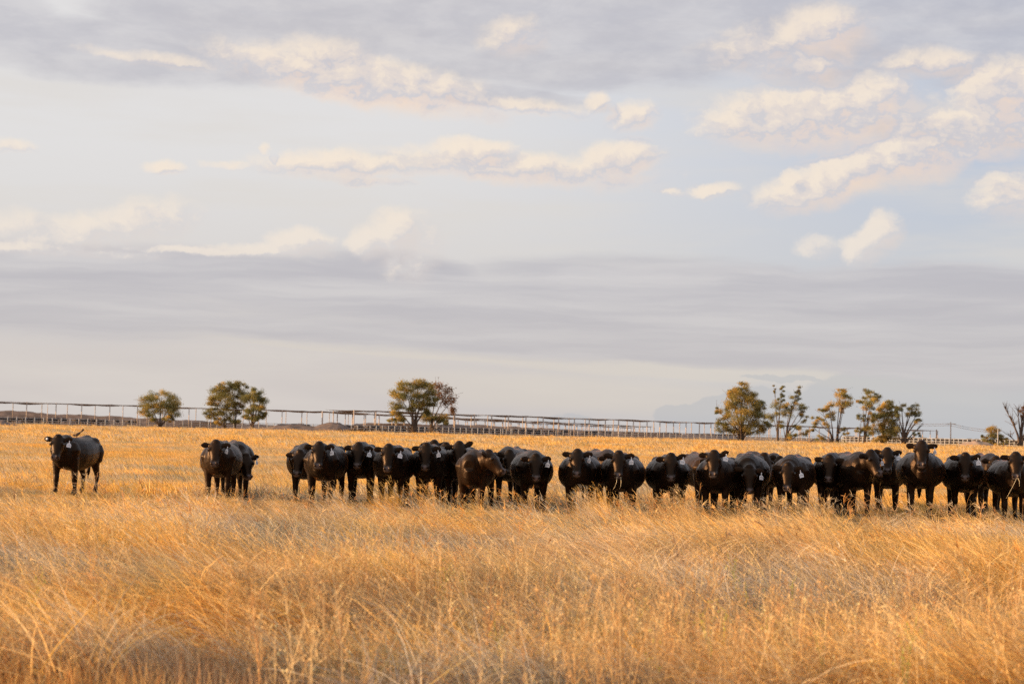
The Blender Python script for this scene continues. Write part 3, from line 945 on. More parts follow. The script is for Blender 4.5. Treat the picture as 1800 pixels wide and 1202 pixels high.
# px of head, distance, body yaw, head yaw, poll height, belly width, face pitch, (left ear, right ear) lift, tag?, label
COWS = [
 (101, 43.6, -62, -14, 1.33, .88, 60, (5, 8), 3, 'black cow standing alone at the far left with a small bird on its back'),
 (379, 42.0, -18, -6, 1.345, 1.0, 62, (0, 0), 1, 'black cow second from the left, hiding most of another behind it'),
 (435, 43.8, 12, 22, 1.05, .95, 66, (12, 0), 1, 'black cow behind the second from the left, only its lowered head poking out'),
 (526, 42.8, -2, -16, 1.19, .92, 66, (0, -4), 0, 'black cow with lowered head, leftmost of the long row and partly behind its neighbour'),
 (561, 41.0, -26, -4, 1.365, 1.0, 60, (4, 2), 1, 'tall black cow, second of the long row, in front of the one with lowered head'),
 (630, 42.3, -8, -6, 1.32, .9, 60, (-8, -4), 1, 'slender black cow facing the camera just right of the first pair of the row'),
 (683, 41.0, -18, -6, 1.35, 1.0, 64, (0, -2), 1, 'black cow with sunlit left muzzle standing behind a spray of grass seed heads'),
 (749, 41.4, -14, -6, 1.36, .98, 64, (-4, -5), 1, 'black cow with a frosty grey poll and one side of its face lit orange'),
 (764, 45.0, 4, 8, 1.37, .9, 60, (10, 0), 0, 'black cow almost wholly hidden behind the grey-polled one, just the top of its head showing'),
 (783, 44.2, 6, -8, 1.40, .95, 60, (-10, 0), 0, 'black cow peering between two others left of the sideways-looking one, only forehead visible'),
 (808, 42.0, -12, 5, 1.40, .95, 58, (30, -6), 0, 'black cow with one ear pricked up, without a tag, left of the sideways-looking one'),
 (868, 39.8, -22, 60, 1.33, .86, 46, (10, 20), 0, 'black cow turning its head sideways to the right, neck and forelegs lit orange'),
 (897, 44.0, -25, 10, 1.26, .95, 62, (-5, 0), 1, 'black cow mostly hidden right behind the sideways-looking one, its back and a tag showing'),
 (943, 40.4, 13, 3, 1.265, 1.0, 60, (4, -2), 1, 'black cow right of the sideways-looking one, last before the gap in the row'),
 (1015, 40.0, -12, -2, 1.395, 1.02, 60, (6, 4), 1, 'broad black cow just right of the gap in the middle of the row'),
 (1078, 43.6, 34, 10, 1.24, .9, 60, (0, 0), 0, 'black cow with a brownish back seen only between the first two right of the gap'),
 (1088, 40.0, -12, -2, 1.38, 1.08, 60, (6, 4), 1, 'round-bellied black cow chewing with straws hanging from its mouth, second right of the gap'),
 (1180, 40.5, 10, 2, 1.365, 1.06, 62, (24, -8), 1, 'black cow with its tagged ear raised, standing left of the one with the pale nose'),
 (1256, 43.4, 38, 12, 1.25, .9, 60, (0, 0), 0, 'reddish-backed black cow showing only as a flank between two front cows'),
 (1255, 40.0, -17, -3, 1.42, 1.04, 58, (28, 4), 1, 'black cow with a pinkish nose and half its face sunlit, in the right-hand group'),
 (1318, 40.4, -6, 4, 1.10, .98, 70, (-10, 5), 1, 'black cow with its head hanging lowest of the row above the grass'),
 (1347, 42.8, 10, 34, 1.30, 1.06, 60, (10, 10), 0, 'large black cow with raised back standing behind the one that hangs its head lowest'),
 (1385, 40.0, -17, -5, 1.17, 1.0, 66, (-8, -2), 1, 'black cow with lowered head and high back hump beside the lowest-headed one'),
 (1372, 44.6, 26, 14, 1.26, .9, 60, (0, 0), 0, 'black cow glimpsed as a brown back between two lowered heads'),
 (1458, 41.0, -9, -4, 1.29, 1.0, 62, (-3, 4), 0, 'black cow without a tag between the hump-backed one and the one looking right'),
 (1486, 44.6, -4, 10, 1.30, .9, 60, (40, 0), 0, 'black cow hidden behind the untagged one, one upright ear and its crown showing'),
 (1536, 40.4, 28, 38, 1.38, .98, 54, (-12, -6), 1, 'black cow looking to the right with a pale nose, overlapping the one behind it'),
 (1560, 43.0, -4, 2, 1.44, 1.0, 60, (6, 8), 1, 'black cow standing just behind the right-looking one, its forehead and both ears above it'),
 (1620, 40.0, 3, 0, 1.52, 1.12, 58, (4, 2), 1, 'biggest round black cow with the highest head, facing straight to the camera at the right'),
 (1697, 40.6, 11, 0, 1.365, 1.0, 64, (14, 2), 1, 'black cow with its face tipped down, between the biggest one and the rightmost'),
 (1786, 40.0, 18, 2, 1.455, 1.08, 60, (4, 0), 0, 'rightmost black cow at the photo edge with a long straw hanging from its mouth'),
 (1752, 43.4, 30, 12, 1.27, .92, 60, (0, 0), 0, 'black cow showing as a dark back to the left of the rightmost one'),
]
COWINFO = []
for i, (px, D, b_, h_, ht, w_, pit, ears, tg, lab) in enumerate(COWS):
    vw = math.degrees(math.atan2(px - 900, F)); b_ = b_ * .42 - vw; h_ = h_ - vw; D *= .93; ht = 1.6 - (1.6 - ht) * .93 - .065; w_ *= .94
    res, eyes, earpts, poll, fax, nrm, side, fwd = cow_mesh(b_, h_, ht, w_, {11: .22, 1: .18, 15: .3, 18: .4, 21: .2}.get(i, 0.0), pit, ears, i + 1, .016 if D < 43 else .02, (i % 3) - 1, .05 * ((i * 7) % 3 - 1))  # brown on the second and the sideways-looking cow paints in orange sunlight
    rz = R(b_ - 90)
    tgt = at(px, hor(px) + 30, D)
    off_ = rotz(poll + fax * .15, rz)
    x, y = tgt.x - off_.x, D - off_.y
    root = empty('cow', gpt(x, y, 0), rz)
    res.name = 'cow_body'
    bo = link('body', res, M_COW, root)
    for e in eyes:
        eo = link('eye', EYEME, None, root); eo.location = e
    which = {0: [], 1: [0], 2: [1], 3: [0]}[tg]
    rd = random.Random(i)
    for k in which:
        e0, ed, eu = earpts[k]
        to = link('ear_tag', TAGME, None, root)
        to.location = e0 + ed * .135 - eu * .028 + fwd * .028
        ang_ = math.atan2(fwd.y, fwd.x) + PI / 2 + R(rd.uniform(-62, 45))
        to.rotation_euler = (R(-8), R(rd.uniform(-18, 18)), ang_)
        io = link('marking', INKME, None, to)
    if tg == 3:                                            # round button tag in the other ear
        e0, ed, eu = earpts[1]
        bt = MB(); bt.tube([(0, 0, 0), (.008, 0, 0)], [.026, .024], 14)
        bto = link('button_tag', bt.mesh('button_tag'), M_TAGW, root)
        bto.location = e0 + ed * .13 + fwd * .02
        bto.rotation_euler = (0, 0, math.atan2(fwd.y, fwd.x))
    tag(root, lab, 'cow', GRP)
    COWINFO.append((root, poll, fax, nrm, side, rz))

def cow_world(i, p):
    root, *_r, rz = COWINFO[i]
    return Vector(root.location) + rotz(p, rz)

# straws in the mouths of two cows
def straw(i, pts, label):
    root, poll, fax, nrm, side, rz = COWINFO[i]
    m0 = cow_world(i, poll + fax * .50 + nrm * .02)
    mb = MB(); mb.tube([Vector(p) for p in pts], [.004, .004, .004, .002][:len(pts)] if len(pts) <= 4 else .004, 5)
    o = link('grass_straw', mb.mesh('grass_straw'), M_STRAW, None, m0)
    tag(o, label, 'straw')
straw(30, [(0.01, 0, 0), (-.05, -.06, -.1), (-.12, -.06, -.24), (-.19, -.05, -.38)], 'long pale straw hanging from the mouth of the rightmost cow')
straw(30, [(.03, 0, 0), (.045, -.05, -.05), (.05, -.06, -.15)], 'short pale straw beside the long one in the mouth of the rightmost cow')
straw(16, [(-.02, 0, 0), (-.03, -.06, -.1), (-.06, -.06, -.19), (-.10, -.05, -.25)], 'thin straw at the left of the mouth of the round-bellied cow right of the gap')
straw(16, [(.05, 0, 0), (.055, -.06, -.1), (.05, -.06, -.17), (.03, -.05, -.22)], 'thin straw at the right of the mouth of the round-bellied cow right of the gap')

# bird on the first cow's back
root, poll, fax, nrm, side, rz = COWINFO[0]
bp_ = cow_world(0, Vector((.02, .0, 1.215)))
bird = empty('bird', bp_ + Vector((0, 0, .0)), 0)
bird.scale = (.74, .74, .74)
mb = MB()
mb.tube([(-.085, 0, .04), (-.05, 0, .052), (0, 0, .072), (.06, 0, .11), (.10, 0, .14), (.14, 0, .175)], [.008, .026, .045, .038, .022, .010], 10)
mb.ball((-.075, 0, .062), .030)
mb.tube([(-.10, 0, .058), (-.135, 0, .052)], [.009, .002], 6)
link('body', remesh(mb, .006, 3), M_BIRD, bird)
mb = MB(); mb.tube([(.12, 0, .155), (.165, 0, .205), (.20, 0, .235)], [.020, .030, .026], 6, (0, 1, 0), [.008, .008, .006]); link('tail', mb.mesh('tail'), M_BIRD, bird)
for sy in (-.015, .015):
    mb = MB(); mb.tube([(0, sy, .05), (.005, sy, -.01)], .005, 5); link('leg', mb.mesh('leg'), M_BIRD, bird)
tag(bird, 'small brown bird with raised tail perched on the back of the lone left cow', 'bird')

# ------------------------------------------------------------------ trees
GREEN = np.array([.36, .29, .10]); DGREEN = np.array([.25, .235, .10]); SUNLITL = np.array([.56, .38, .11]); BROWN = np.array([.28, .16, .09]); REDB = np.array([.28, .14, .09])  # the gold leaf tone has low sunlight put into its colour
def tree(name, bases, blobs, D, label, cat='tree', dens=1.0, pal=(GREEN, DGREEN, SUNLITL), wts=(4, 3, 2), seed=0, leaf=.19, trunk_r=.22, twigs=3, mat=M_BARK, bare=(), group='trees along the far edge of the paddock'):
    rg = np.random.default_rng(seed + 100)
    rd = random.Random(seed)
    D *= 1.12
    bpx = sum(b[0] for b in bases) / len(bases); bpy_ = sum(b[1] for b in bases) / len(bases)
    root_p = at_ground(bpx, D)
    s = D / F
    def loc(px, py, dy=0.0):
        # offset in metres from the tree's foot, undoing the tilt of the horizon
        dx, dz = (px - bpx) * s, (bpy_ - py) * s
        return Vector((dx + dz * -math.sin(ROLL), dy, dz + dx * math.sin(ROLL)))
    root = empty(name, root_p)
    wood = MB()
    forks = []
    for j, b in enumerate(bases):
        p0 = loc(b[0], b[1] + 2, rd.uniform(-.3, .3) * (len(bases) > 1)); p0.z = min(p0.z, 0) - .15
        forks.append(p0)
    tops = []
    crown_v, crown_f, crown_c, o_ = [], [], [], 0
    allb = [(bx, by, rx, ry, 1) for bx, by, rx, ry in blobs] + [(bx, by, rx, ry, 0) for bx, by, rx, ry in bare]
    for j, (bx, by, rx, ry, leafy) in enumerate(allb):
        gr = 1.30 if seed >= 6 else 1.18
        rxm, rym = rx * s * gr, ry * s * gr
        c = loc(bx, by, rd.uniform(-.45, .45) * max(1.0, rxm * 1.6))
        k = min(range(len(forks)), key=lambda q: abs(forks[q].x * .5 - c.x))
        f0 = forks[k]
        r0 = trunk_r / len(bases) ** .5
        # one limb runs from the trunk to this clump
        knee = Vector((f0.x + (c.x - f0.x) * .18, f0.y + c.y * .2, f0.z + (c.z - f0.z) * rd.uniform(.32, .5)))
        mid = Vector((f0.x + (c.x - f0.x) * .62, f0.y + c.y * .7, f0.z + (c.z - f0.z) * .74))
        wood.tube([f0 + Vector((rd.uniform(-.05, .05), 0, 0)), f0.lerp(knee, .5) + Vector((rd.uniform(-.08, .08), 0, 0)), knee, mid, c], [r0 * .95, r0 * .62, r0 * .42, r0 * .25, r0 * .12], 6, (0, 1, 0))
        for q in range(twigs + (0 if leafy else 4)):
            e = c + Vector((rg.normal(0, .55) * rxm, rg.normal(0, .5) * rxm, abs(rg.normal(0, .6)) * rym))
            st = mid.lerp(c, rd.uniform(.2, 1))
            wood.tube([st, st.lerp(e, .5) + Vector((0, 0, .1)), e], [r0 * .13, r0 * .08, .012], 4, (0, 1, 0))
        if not leafy: continue
        nsub = int(max(5, 15 * dens * (rx * ry / 150) ** .7))
        sub = rg.normal(0, 1, (nsub, 3)); sub /= np.linalg.norm(sub, axis=1, keepdims=True)
        sub *= rg.uniform(.25, .88, (nsub, 1)) ** .6
        sub = sub * np.array([rxm, rxm * .9, rym])
        nl = int(230 * dens)
        pc = np.repeat(sub, nl, axis=0)
        sr = rg.uniform(.20, .34, (nsub, 1)).repeat(nl, 0) * min(rxm, rym * 1.4)
        pc = pc + rg.normal(0, 1, pc.shape) * sr * np.array([1.1, 1.1, .75]) * .75 + np.array(c)
        n = len(pc)
        u = rg.normal(0, 1, (n, 3)); u /= np.linalg.norm(u, axis=1, keepdims=True)
        v = np.cross(u, rg.normal(0, 1, (n, 3))); v /= np.linalg.norm(v, axis=1, keepdims=True)
        sz = rg.uniform(.45, 1.1, (n, 1)) * leaf
        q4 = np.stack([pc - u * sz * .5, pc + v * sz * .28, pc + u * sz * .5, pc - v * sz * .28], 1).reshape(-1, 3)
        w_ = np.array(wts, float); w_ /= w_.sum()
        ci = rg.choice(len(pal), nsub, p=w_).repeat(nl)
        cc = np.array(pal)[ci] * rg.uniform(.65, 1.25, (nsub, 1)).repeat(nl, 0) * rg.uniform(.75, 1.2, (n, 1))
        crown_v.append(q4); crown_f.append(np.arange(n * 4).reshape(-1, 4) + o_); crown_c.append(np.repeat(cc, 4, axis=0)); o_ += n * 4
    link('trunk', wood.mesh('trunk'), mat, root)
    if crown_v:
        link('crown', mesh_np('crown', np.concatenate(crown_v), [np.concatenate(crown_f)], np.concatenate(crown_c)), M_LEAF, root)
    tag(root, label, cat, group)
    return root

tree('gum_tree', [(281, 748)], [(281,694,24,10),(262,704,15,11),(301,706,15,12),(256,719,11,10),(305,722,12,11),(281,712,20,12),(264,730,11,5),(298,732,11,5)], 300,
     'small round dense tree leftmost on the horizon', seed=1)
tree('gum_tree', [(396,753),(404,753),(413,753)], [(402,676,20,8),(420,676,14,8),(385,688,15,11),(378,704,12,11),(400,698,17,13),(424,694,14,12),(372,722,11,11),(398,720,15,11),(418,714,10,11),(382,737,13,6),(412,737,12,6)], 275,
     'big leafy many-stemmed tree, taller of the joined pair at the left', seed=2)
tree('gum_tree', [(443,756)], [(448,690,12,8),(440,702,12,10),(457,708,11,13),(446,720,12,10),(460,724,8,10),(432,726,8,10),(450,736,16,5)], 268,
     'smaller dark tree joined to the right side of the big many-stemmed one', seed=3, wts=(3, 5, 1))
tree('gum_tree', [(728,762)], [(712,678,17,9),(735,674,16,8),(750,684,14,11),(702,692,13,11),(722,694,14,11),(758,702,11,12),(742,704,14,11),(698,718,12,13),(722,714,10,8),(704,736,13,6),(690,739,7,4),(745,722,10,8)], 262,
     'large green tree with a dark split trunk left of a browned one', seed=4)
tree('gum_tree', [(757,762)], [(754,730,14,8),(773,732,13,8),(786,740,9,5)], 264,
     'half-dead tree with thin reddish-brown top, right behind the large green one', seed=5, wts=(3, 4, 2), bare=[(768,680,14,14),(784,690,14,14),(792,706,10,14),(776,706,12,12)], trunk_r=.2)
tree('gum_tree', [(1303,773)], [(1306,678,9,7),(1300,690,16,9),(1318,692,10,9),(1284,690,8,8),(1290,705,14,10),(1314,706,20,12),(1336,710,10,11),(1276,722,10,10),(1300,728,20,12),(1328,728,16,12),(1270,744,11,11),(1296,750,15,10),(1322,750,18,10),(1344,746,9,11),(1259,716,4,8)], 266,
     'tall full orange-green tree, leftmost of the right-hand clump', seed=6, wts=(4, 2.5, 4), leaf=.19)
tree('gum_tree', [(1367,775),(1381,776)], [(1362,680,3,7),(1375,684,4,8),(1374,698,5,9),(1403,684,6,6),(1399,698,8,7),(1372,710,12,8),(1392,712,10,7),(1410,714,8,8),(1360,728,9,8),(1386,726,11,7),(1412,730,7,8),(1376,744,8,7),(1402,746,9,6),(1414,758,7,5),(1392,764,8,5)], 262,
     'open tree with two leaning dark trunks and wispy spikes on top', seed=7, wts=(3, 4, 1.5), dens=.85, trunk_r=.26, leaf=.17)
tree('gum_tree', [(1471,779),(1465,778)], [(1476,688,11,6),(1487,692,9,7),(1480,702,14,9),(1486,714,8,8),(1458,712,8,6),(1446,722,9,6),(1436,736,7,10),(1462,730,9,8),(1448,742,8,6),(1484,756,11,5),(1442,766,7,7),(1430,752,4,5)], 256,
     'tree with a rounded golden topknot and a branch spreading low to the left', seed=8, wts=(3, 2, 4), dens=.85, trunk_r=.24, leaf=.17)
tree('gum_tree', [(1511,781),(1519,782)], [(1525,692,12,6),(1540,697,9,6),(1532,704,15,7),(1518,704,8,5),(1528,716,9,7),(1514,732,6,9),(1530,736,7,10),(1510,756,6,6),(1526,758,8,9)], 254,
     'slim tree with paired straight trunks and a flat dark crown', seed=9, wts=(3, 4, 1.5), dens=.85, leaf=.17)
tree('gum_tree', [(1552,782)], [(1562,712,12,6),(1556,722,14,8),(1570,728,8,7),(1546,736,14,9),(1560,746,14,10),(1540,754,13,9),(1564,764,14,8),(1544,770,14,6)], 258,
     'bushy golden tree filling in between the flat-crowned and the open rounded one', seed=10, wts=(3, 2, 4))
tree('gum_tree', [(1588,782)], [(1586,714,10,6),(1606,714,10,6),(1578,724,7,6),(1598,724,11,6),(1614,726,8,6),(1576,738,7,6),(1612,738,6,4),(1574,758,7,7),(1612,762,7,3)], 254,
     'open rounded tree showing its bare limbs, rightmost of the right-hand clump', seed=11, dens=.8, trunk_r=.26, bare=[(1604,745,14,12),(1618,750,8,10),(1582,745,10,10)], leaf=.17)
tree('gum_tree', [(1749,784)], [(1744,752,9,6),(1758,758,7,9),(1750,766,11,8),(1736,770,7,6),(1766,772,6,5),(1750,777,12,4),(1728,763,3,2)], 250,
     'low golden bush-like tree near the right edge, left of a leafless one', seed=12, wts=(2, 2, 5), trunk_r=.12, leaf=.16)
tree('bare_tree', [(1794,787)], [(1800,724,7,6),(1812,735,8,8),(1808,716,7,6)], 248,
     'mostly leafless reddish tree at the right edge with a long limb reaching up left', seed=13, pal=(REDB, BROWN), wts=(1, 1), dens=.55, twigs=6, trunk_r=.3,
     bare=[(1766,714,6,8),(1775,730,7,10),(1790,718,8,10),(1784,742,9,10),(1808,706,8,8),(1770,762,10,6),(1818,750,10,10),(1796,730,8,12)])
# brown foliage on the half-dead tree's top is part of that tree
rt = [o for o in COL.objects if o.get('label', '').startswith('half-dead')][0]
rgx = np.random.default_rng(77)
pv, pcx = [], []
for (bx, by, rx, ry) in [(768,676,12,8),(784,684,11,9),(792,700,9,11),(770,692,10,8),(795,718,6,7),(782,704,8,8)]:
    s_ = 264 * 1.12 / F
    cc = Vector(((bx - 757) * s_, rgx.normal(0, .5), (762 - by) * s_))
    n = 330
    q = rgx.normal(0, .5, (n, 3)) * np.array([rx * s_, rx * s_, ry * s_]) + np.array(cc)
    pv.append(q)
q = np.concatenate(pv); n = len(q)
u = rgx.normal(0, .09, (n, 3)); v = rgx.normal(0, .05, (n, 3))
q4 = np.stack([q - u, q + v, q + u, q - v], 1).reshape(-1, 3)
cb = np.repeat(BROWN * rgx.uniform(.7, 1.3, (n, 1)), 4, axis=0)
link('dead_foliage', mesh_np('dead_foliage', q4, [np.arange(n * 4).reshape(-1, 4)], cb), M_LEAF, rt)['label'] = 'thin reddish-brown dying leaves'

# low shrubs
def shrub(px, D, wpx, hpx, label, seed, pal=(GREEN, DGREEN), nm='low_shrub'):
    rg = np.random.default_rng(seed)
    s = D / F
    root = empty(nm, at_ground(px, D))
    n = 700
    q = rg.normal(0, .42, (n, 3)) * np.array([wpx * s, wpx * s * .6, hpx * s]); q[:, 2] = np.abs(q[:, 2]) + .05
    u = rg.normal(0, .07, (n, 3)); v = rg.normal(0, .04, (n, 3))
    q4 = np.stack([q - u, q + v, q + u, q - v], 1).reshape(-1, 3)
    cc = np.repeat(np.array(pal)[rg.integers(0, len(pal), n)] * rg.uniform(.7, 1.4, (n, 1)), 4, axis=0)
    link('foliage', mesh_np('foliage', q4, [np.arange(n * 4).reshape(-1, 4)], cc), M_LEAF, root)
    w = MB()
    for k in range(7):
        e = q[rg.integers(0, n)]
        w.tube([(e[0] * .2, e[1] * .2, -.05), (e[0] * .6, e[1] * .6, e[2] * .6), tuple(e)], [.02, .014, .008], 4)
    link('stems', w.mesh('stems'), M_BARK, root)
    tag(root, label, 'shrub', 'low shrubs at the paddock edge')
shrub(878, 250, 26, 4, 'flat green shrub patch behind the middle of the row, right of the half-dead tree', 5, (np.array([.12, .15, .05]), GREEN))
shrub(325, 235, 9, 4, 'small round dark shrub in the golden grass right of the leftmost tree', 6)
shrub(350, 236, 14, 3.5, 'low green shrub in the grass at the foot of the big many-stemmed tree', 7, (np.array([.12, .15, .05]), GREEN))
shrub(1290, 268, 14, 5, 'low brush at the foot of the tall full orange-green tree', 8, (GREEN, BROWN))
shrub(1480, 250, 12, 6, 'dark low shrub under the tree with the golden topknot', 9)
shrub(122, 250, 16, 3, 'flat dark shrub strip at the left, near the slim post', 10)
shrub(1438, 254, 16, 6, 'scrubby bush with fallen sticks left of the tree with the golden topknot', 11, (BROWN, GREEN))

# brush pile and fallen branches
def brush(px, D, wpx, hpx, n, label, seed, nm='brush_pile'):
    rd = random.Random(seed); s = D / F
    mb = MB()
    for k in range(n):
        cx = rd.uniform(-1, 1) * wpx * s; L = rd.uniform(.5, 2.0)
        zt = (1 - abs(cx / (wpx * s)) ** 2) * hpx * s
        c = Vector((cx, rd.uniform(-1, 1), rd.uniform(0, 1) * zt))
        d = Vector((rd.uniform(-1, 1), rd.uniform(-.6, .6), rd.uniform(-.3, .5))).normalized() * L / 2
        mb.tube([c - d, c + Vector((0, 0, rd.uniform(-.1, .1))), c + d], [.06, .045, .015], 5)
    o = link(nm, mb.mesh(nm), M_BARK, None, at_ground(px, D))
    tag(o, label, 'brush pile')
brush(632, 262, 38, 7, 230, 'long pile of dead branches before the feedlot, left of the large green tree', 3)
brush(1428, 252, 14, 10, 24, 'fallen grey branches slanting over the ground left of the golden-topped tree', 4)

# ------------------------------------------------------------------ mounds
def mound(px0, px1, prof, D, depth, mat, label, name='dirt_mound', cat='mound'):
    """ridge whose height along its length follows prof (0..1 -> metres)"""
    a, b = at_ground(px0, D), at_ground(px1, D)
    nx, ny = 60, 16
    V_, F_ = [], []
    rg = np.random.default_rng(int(px0) + 1003)
    for j in range(ny + 1):
        v = j / ny * 2 - 1
        for i in range(nx + 1):
            t = i / nx
            hh = np.interp(t, [p[0] for p in prof], [p[1] for p in prof])
            x_ = (b.x - a.x) * t; y_ = v * depth
            z_ = hh * max(0, 1 - abs(v) ** 1.5) * (1 + .25 * (float(vnoise(x_ / 1.5, y_ / 1.2, 5)) - .5)) + .12 * float(vnoise(x_ / .5, y_ / .5, 9)) * (1 - abs(v)) - .08
            V_.append((x_, y_, z_))
    for j in range(ny):
        for i in range(nx):
            q = j * (nx + 1) + i
            F_.append((q, q + 1, q + nx + 2, q + nx + 1))
    me = bpy.data.meshes.new(name); me.from_pydata(V_, [], F_); me.polygons.foreach_set('use_smooth', np.ones(len(F_), dtype=bool)); me.update()
    o = link(name, me, mat, None, a)
    return tag(o, label, cat)
mound(462, 632, [(0, .4), (.15, .95), (.3, 1.15), (.55, .9), (.72, 1.5), (.8, 1.35), (1, 0)], 300, 6, M_MOUND, 'dark peaked earth mound between the joined pair of trees and the large green tree')
mound(-40, 52, [(0, .9), (.5, .8), (.8, .35), (1, 0)], 225, 3, M_MOUND, 'low dark earth mound at the left edge of the paddock')
mound(1660, 1765, [(0, 0), (.3, .55), (.5, .95), (.7, .75), (1, 0)], 275, 5, M_SAND, 'light sandy mound near the right edge, left of the golden bush-like tree')
mound(-60, 480, [(0, 2.7), (.25, 2.4), (.5, 1.9), (.75, 1.5), (1, .9)], 420, 7, M_MOUND, 'long brown earth bank behind the feedlot fence at the far left')
mound(625, 1300, [(0, 1.9), (.3, 2.1), (.6, 1.5), (1, .8)], 500, 8, M_MOUND, 'long low brown earth bank behind the shade structures in the middle')

# ------------------------------------------------------------------ feedlot shades
def cyl_mesh(name, r, h, mat, seg=8):
    mb = MB(); mb.tube([(0, 0, -.2), (0, 0, h)], r, seg)
    me = mb.mesh(name); me.materials.append(mat); return me
def shade(p0, D0, p1, D1, n, label, postr, top=4.95, double=True, depth=7.0):
    a = at(p0, hor(p0), D0); b = at(p1, hor(p1), D1)
    a = Vector((a.x, a.y, 0)); b = Vector((b.x, b.y, 0))
    d = (b - a).normalized(); nrm_ = Vector((-d.y, d.x, 0))
    if nrm_.y < 0: nrm_ = -nrm_
    g0 = float(gz(a.x, a.y))
    lean = random.Random(int(p0) + 500)
    root = empty('shade_structure', (a.x, a.y, g0))
    pm = cyl_mesh('post', postr, top - g0 + .05, M_POST)
    pm2 = cyl_mesh('post', postr * .75, top - g0 - .1, M_POST)
    L = (b - a).length
    rd = random.Random(int(p0))
    for i in range(n + 1):
        q = a + d * (L * i / n)
        q = q + d * lean.uniform(-.5, .5) * (0 < i < n)
        o = link('post', pm, None, root); o.location = (q.x - a.x, q.y - a.y, float(gz(q.x, q.y)) - g0); o.rotation_euler = (lean.gauss(0, .006), lean.gauss(0, .009), 0)
        if double:
            q2 = q + nrm_ * depth + d * (L / n * .37)
            o = link('post', pm2, None, root); o.location = (q2.x - a.x, q2.y - a.y, float(gz(q2.x, q2.y)) - g0)
    # sagging cloth, scalloped between posts
    mb = MB()
    nx, ny = n * 6, 4
    V_ = []
    H0 = top - g0
    for i in range(nx + 1):
        t = i / nx; ph = (t * n) % 1.0
        blk = math.sin(t * n * .9 + p0) * .07
        for j in range(ny + 1):
            v = j / ny
            sag = -.17 * math.sin(PI * ph) * (.35 + .65 * math.sin(PI * v)) * (1 + .8 * math.sin(t * n * 2.3 + p0)) - .10 * math.sin(PI * v) + blk * (1 - v) * 1.4
            q = d * (L * t) + nrm_ * (depth * v)
            V_.append((q.x, q.y, H0 + sag))
    F_ = []
    m = len(V_)
    V2 = V_ + [(x_, y_, z_ - .03) for x_, y_, z_ in V_]
    for i in range(nx):
        for j in range(ny):
            q = i * (ny + 1) + j
            F_.append((q, q + 1, q + ny + 2, q + ny + 1)); F_.append((q + m, q + ny + 1 + m, q + ny + 2 + m, q + 1 + m))
        q = i * (ny + 1); F_.append((q, q + ny + 1, q + ny + 1 + m, q + m))
        q = i * (ny + 1) + ny; F_.append((q, q + m, q + ny + 1 + m, q + ny + 1))
    me = bpy.data.meshes.new('shade_cloth'); me.from_pydata(V2, [], F_); me.update()
    link('shade_cloth', me, M_CLOTH, root)
    cb_ = MB()
    for off in (0, depth):
        pts = [(d.x * L * t + nrm_.x * off, d.y * L * t + nrm_.y * off, H0 - .02) for t in np.linspace(0, 1, 12)]
        cb_.tube(pts, .022, 5)
    link('cable', cb_.mesh('cable'), M_POST, root)
    tag(root, label, 'shade', 'shade structures over the feedlot pens')
shade(-60, 362, 640, 452, 16, 'long feedlot shade on slim posts, from the left edge to behind the large green tree', .085)
shade(622, 386, 1648, 664, 46, 'longest feedlot shade on thick posts, from the dark mound to the right clump of trees', .115)
shade(566, 430, 1150, 890, 44, 'second feedlot shade line, seen just below the longest one', .11, double=False)
shade(800, 590, 1115, 1080, 30, 'farthest and lowest feedlot shade line in the middle', .12, double=False)

# pen fences
def fence(p0, D0, p1, D1, n, h, label, rails=(.35, .75, 1.15)):
    a = at(p0, hor(p0), D0); b = at(p1, hor(p1), D1)
    a = Vector((a.x, a.y, 0)); b = Vector((b.x, b.y, 0))
    g0 = float(gz(a.x, a.y))
    root = empty('pen_fence', (a.x, a.y, g0))
    pm = cyl_mesh('post', .075, h, M_RAIL, 6)
    for i in range(n + 1):
        q = a.lerp(b, i / n)
        o = link('post', pm, None, root); o.location = (q.x - a.x, q.y - a.y, float(gz(q.x, q.y)) - g0)
    for rh_ in rails:
        mb = MB()
        pts = []
        for t in np.linspace(0, 1, 30):
            q = a.lerp(b, float(t)); pts.append((q.x - a.x, q.y - a.y, float(gz(q.x, q.y)) - g0 + rh_))
        mb.tube(pts, .045, 5)
        link('rail', mb.mesh('rail'), M_RAIL, root)
    tag(root, label, 'fence', 'pale rail fences of the feedlot pens')
fence(-50, 330, 470, 345, 34, 1.3, 'pale rail fence of the pens at the left, before the long brown bank')
fence(470, 322, 900, 350, 40, 1.25, 'pale rail fence of the pens before the dark peaked mound and the large green tree')
fence(870, 352, 1500, 470, 60, 1.25, 'pale rail fence under the longest shade in the middle')
fence(1480, 330, 1860, 300, 48, 1.15, 'pale rail fence with close posts at the right, behind the leafless tree')

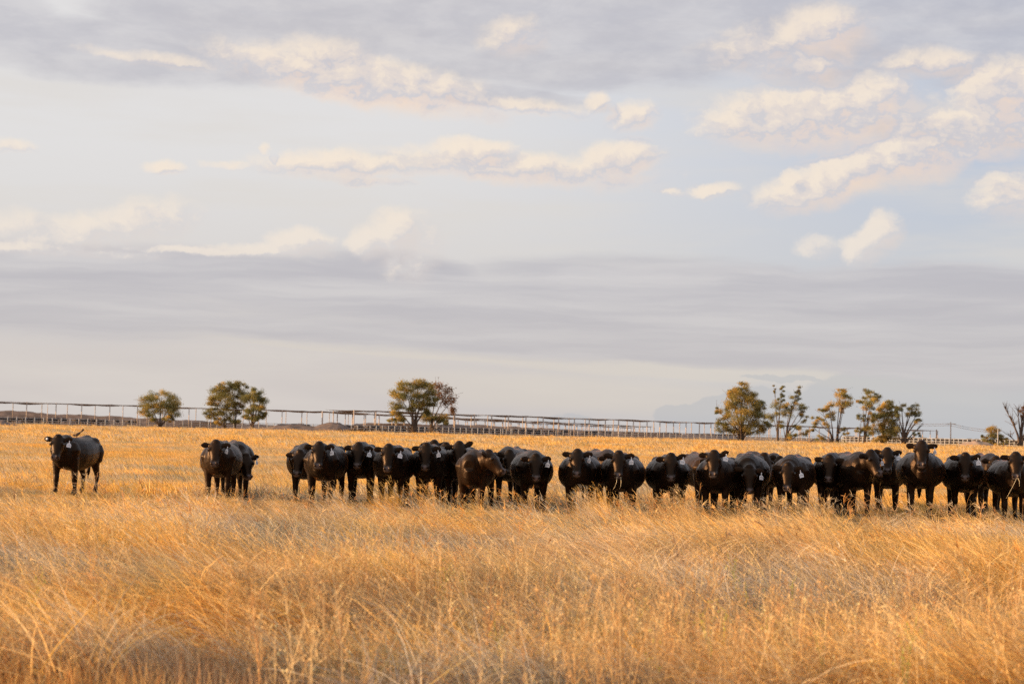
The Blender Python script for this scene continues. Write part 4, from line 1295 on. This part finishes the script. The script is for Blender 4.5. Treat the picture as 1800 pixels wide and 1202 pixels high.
# poles at the right
def pole(px, D, h, r, label, arm=True, mat=M_POST):
    g = at_ground(px, D)
    root = empty('utility_pole', g)
    mb = MB(); mb.tube([(0, 0, -.2), (0, 0, h)], [r, r * .7], 8); link('shaft', mb.mesh('shaft'), mat, root)
    if arm:
        mb = MB(); mb.tube([(-.8, 0, h - .3), (.8, 0, h - .3)], .05, 6); link('crossarm', mb.mesh('crossarm'), mat, root)
    tag(root, label, 'pole', 'poles near the right edge')
    return g + Vector((0, 0, h - .25))
w0 = pole(1671, 300, 3.3 + .4, .10, 'slim tall pole with a crossarm carrying wires, right of the tree clump')
pole(1646, 320, 2.6 , .12, 'short dark thick pole just left of the slim wired one', False, M_BARK)
w1 = pole(1754, 262, 2.6, .09, 'pale slim pole in front of the golden bush-like tree', False, M_RAIL)
pole(83, 240, 2.9, .05, 'slim bare post standing in the grass at the far left', False)
w2 = pole(1560, 330, 4.0, .10, 'wired pole mostly hidden behind the bushy golden tree')
mb = MB()
for a_, b_ in ((w2, w0), (w0, w1)):
    for k in (0, .28):
        pts = [a_.lerp(b_, t) - Vector((0, 0, .35 * 4 * t * (1 - t) * .5 + k)) for t in np.linspace(0, 1, 12)]
        mb.tube(pts, .022, 4)
tag(link('power_line', mb.mesh('power_line'), M_BARK), 'thin dark wires strung between the poles at the right', 'wires')

# distant cattle in the pens: too many and small to tell apart
def tiny_cow():
    mb = MB()
    mb.tube([(-.8, 0, 1.0), (-.4, 0, 1.0), (.2, 0, 1.0), (.7, 0, 1.02)], [.15, .33, .36, .2], 6, (0, 0, 1), [.2, .34, .35, .28])
    mb.tube([(.6, 0, 1.1), (.95, 0, 1.2), (1.3, 0, 1.0)], [.16, .13, .08], 6)
    for x_ in (-.6, .5):
        for y_ in (-.18, .18):
            mb.tube([(x_, y_, .8), (x_, y_, 0)], [.09, .05], 5)
    me = mb.mesh('penned_cow'); me.materials.append(simple('penned cattle hide', (.045, .028, .022), .7, .5, 3))
    return bpy.data.objects.new('penned_cow', me)
rr_ = random.Random(5)
pts, rots, scs = [], [], []
for (pa, pb, Da, Db, n) in [(640, 1290, 380, 560, 330), (-40, 250, 360, 400, 60), (1490, 1860, 350, 400, 110), (470, 660, 350, 380, 20)]:
    for k in range(n):
        t = rr_.random(); D = Da + (Db - Da) * t + rr_.uniform(-12, 18)
        p = at_ground(pa + (pb - pa) * t, D)
        pts.append(p[:]); rots.append((0, 0, rr_.uniform(0, 6.28))); s_ = rr_.uniform(.85, 1.1); scs.append((s_, s_, s_))
scatter('distant_herd', np.array(pts), np.array(rots), np.array(scs), np.zeros(len(pts), int), [tiny_cow()],
        'dark mass of cattle penned under the distant shades', 'cattle')
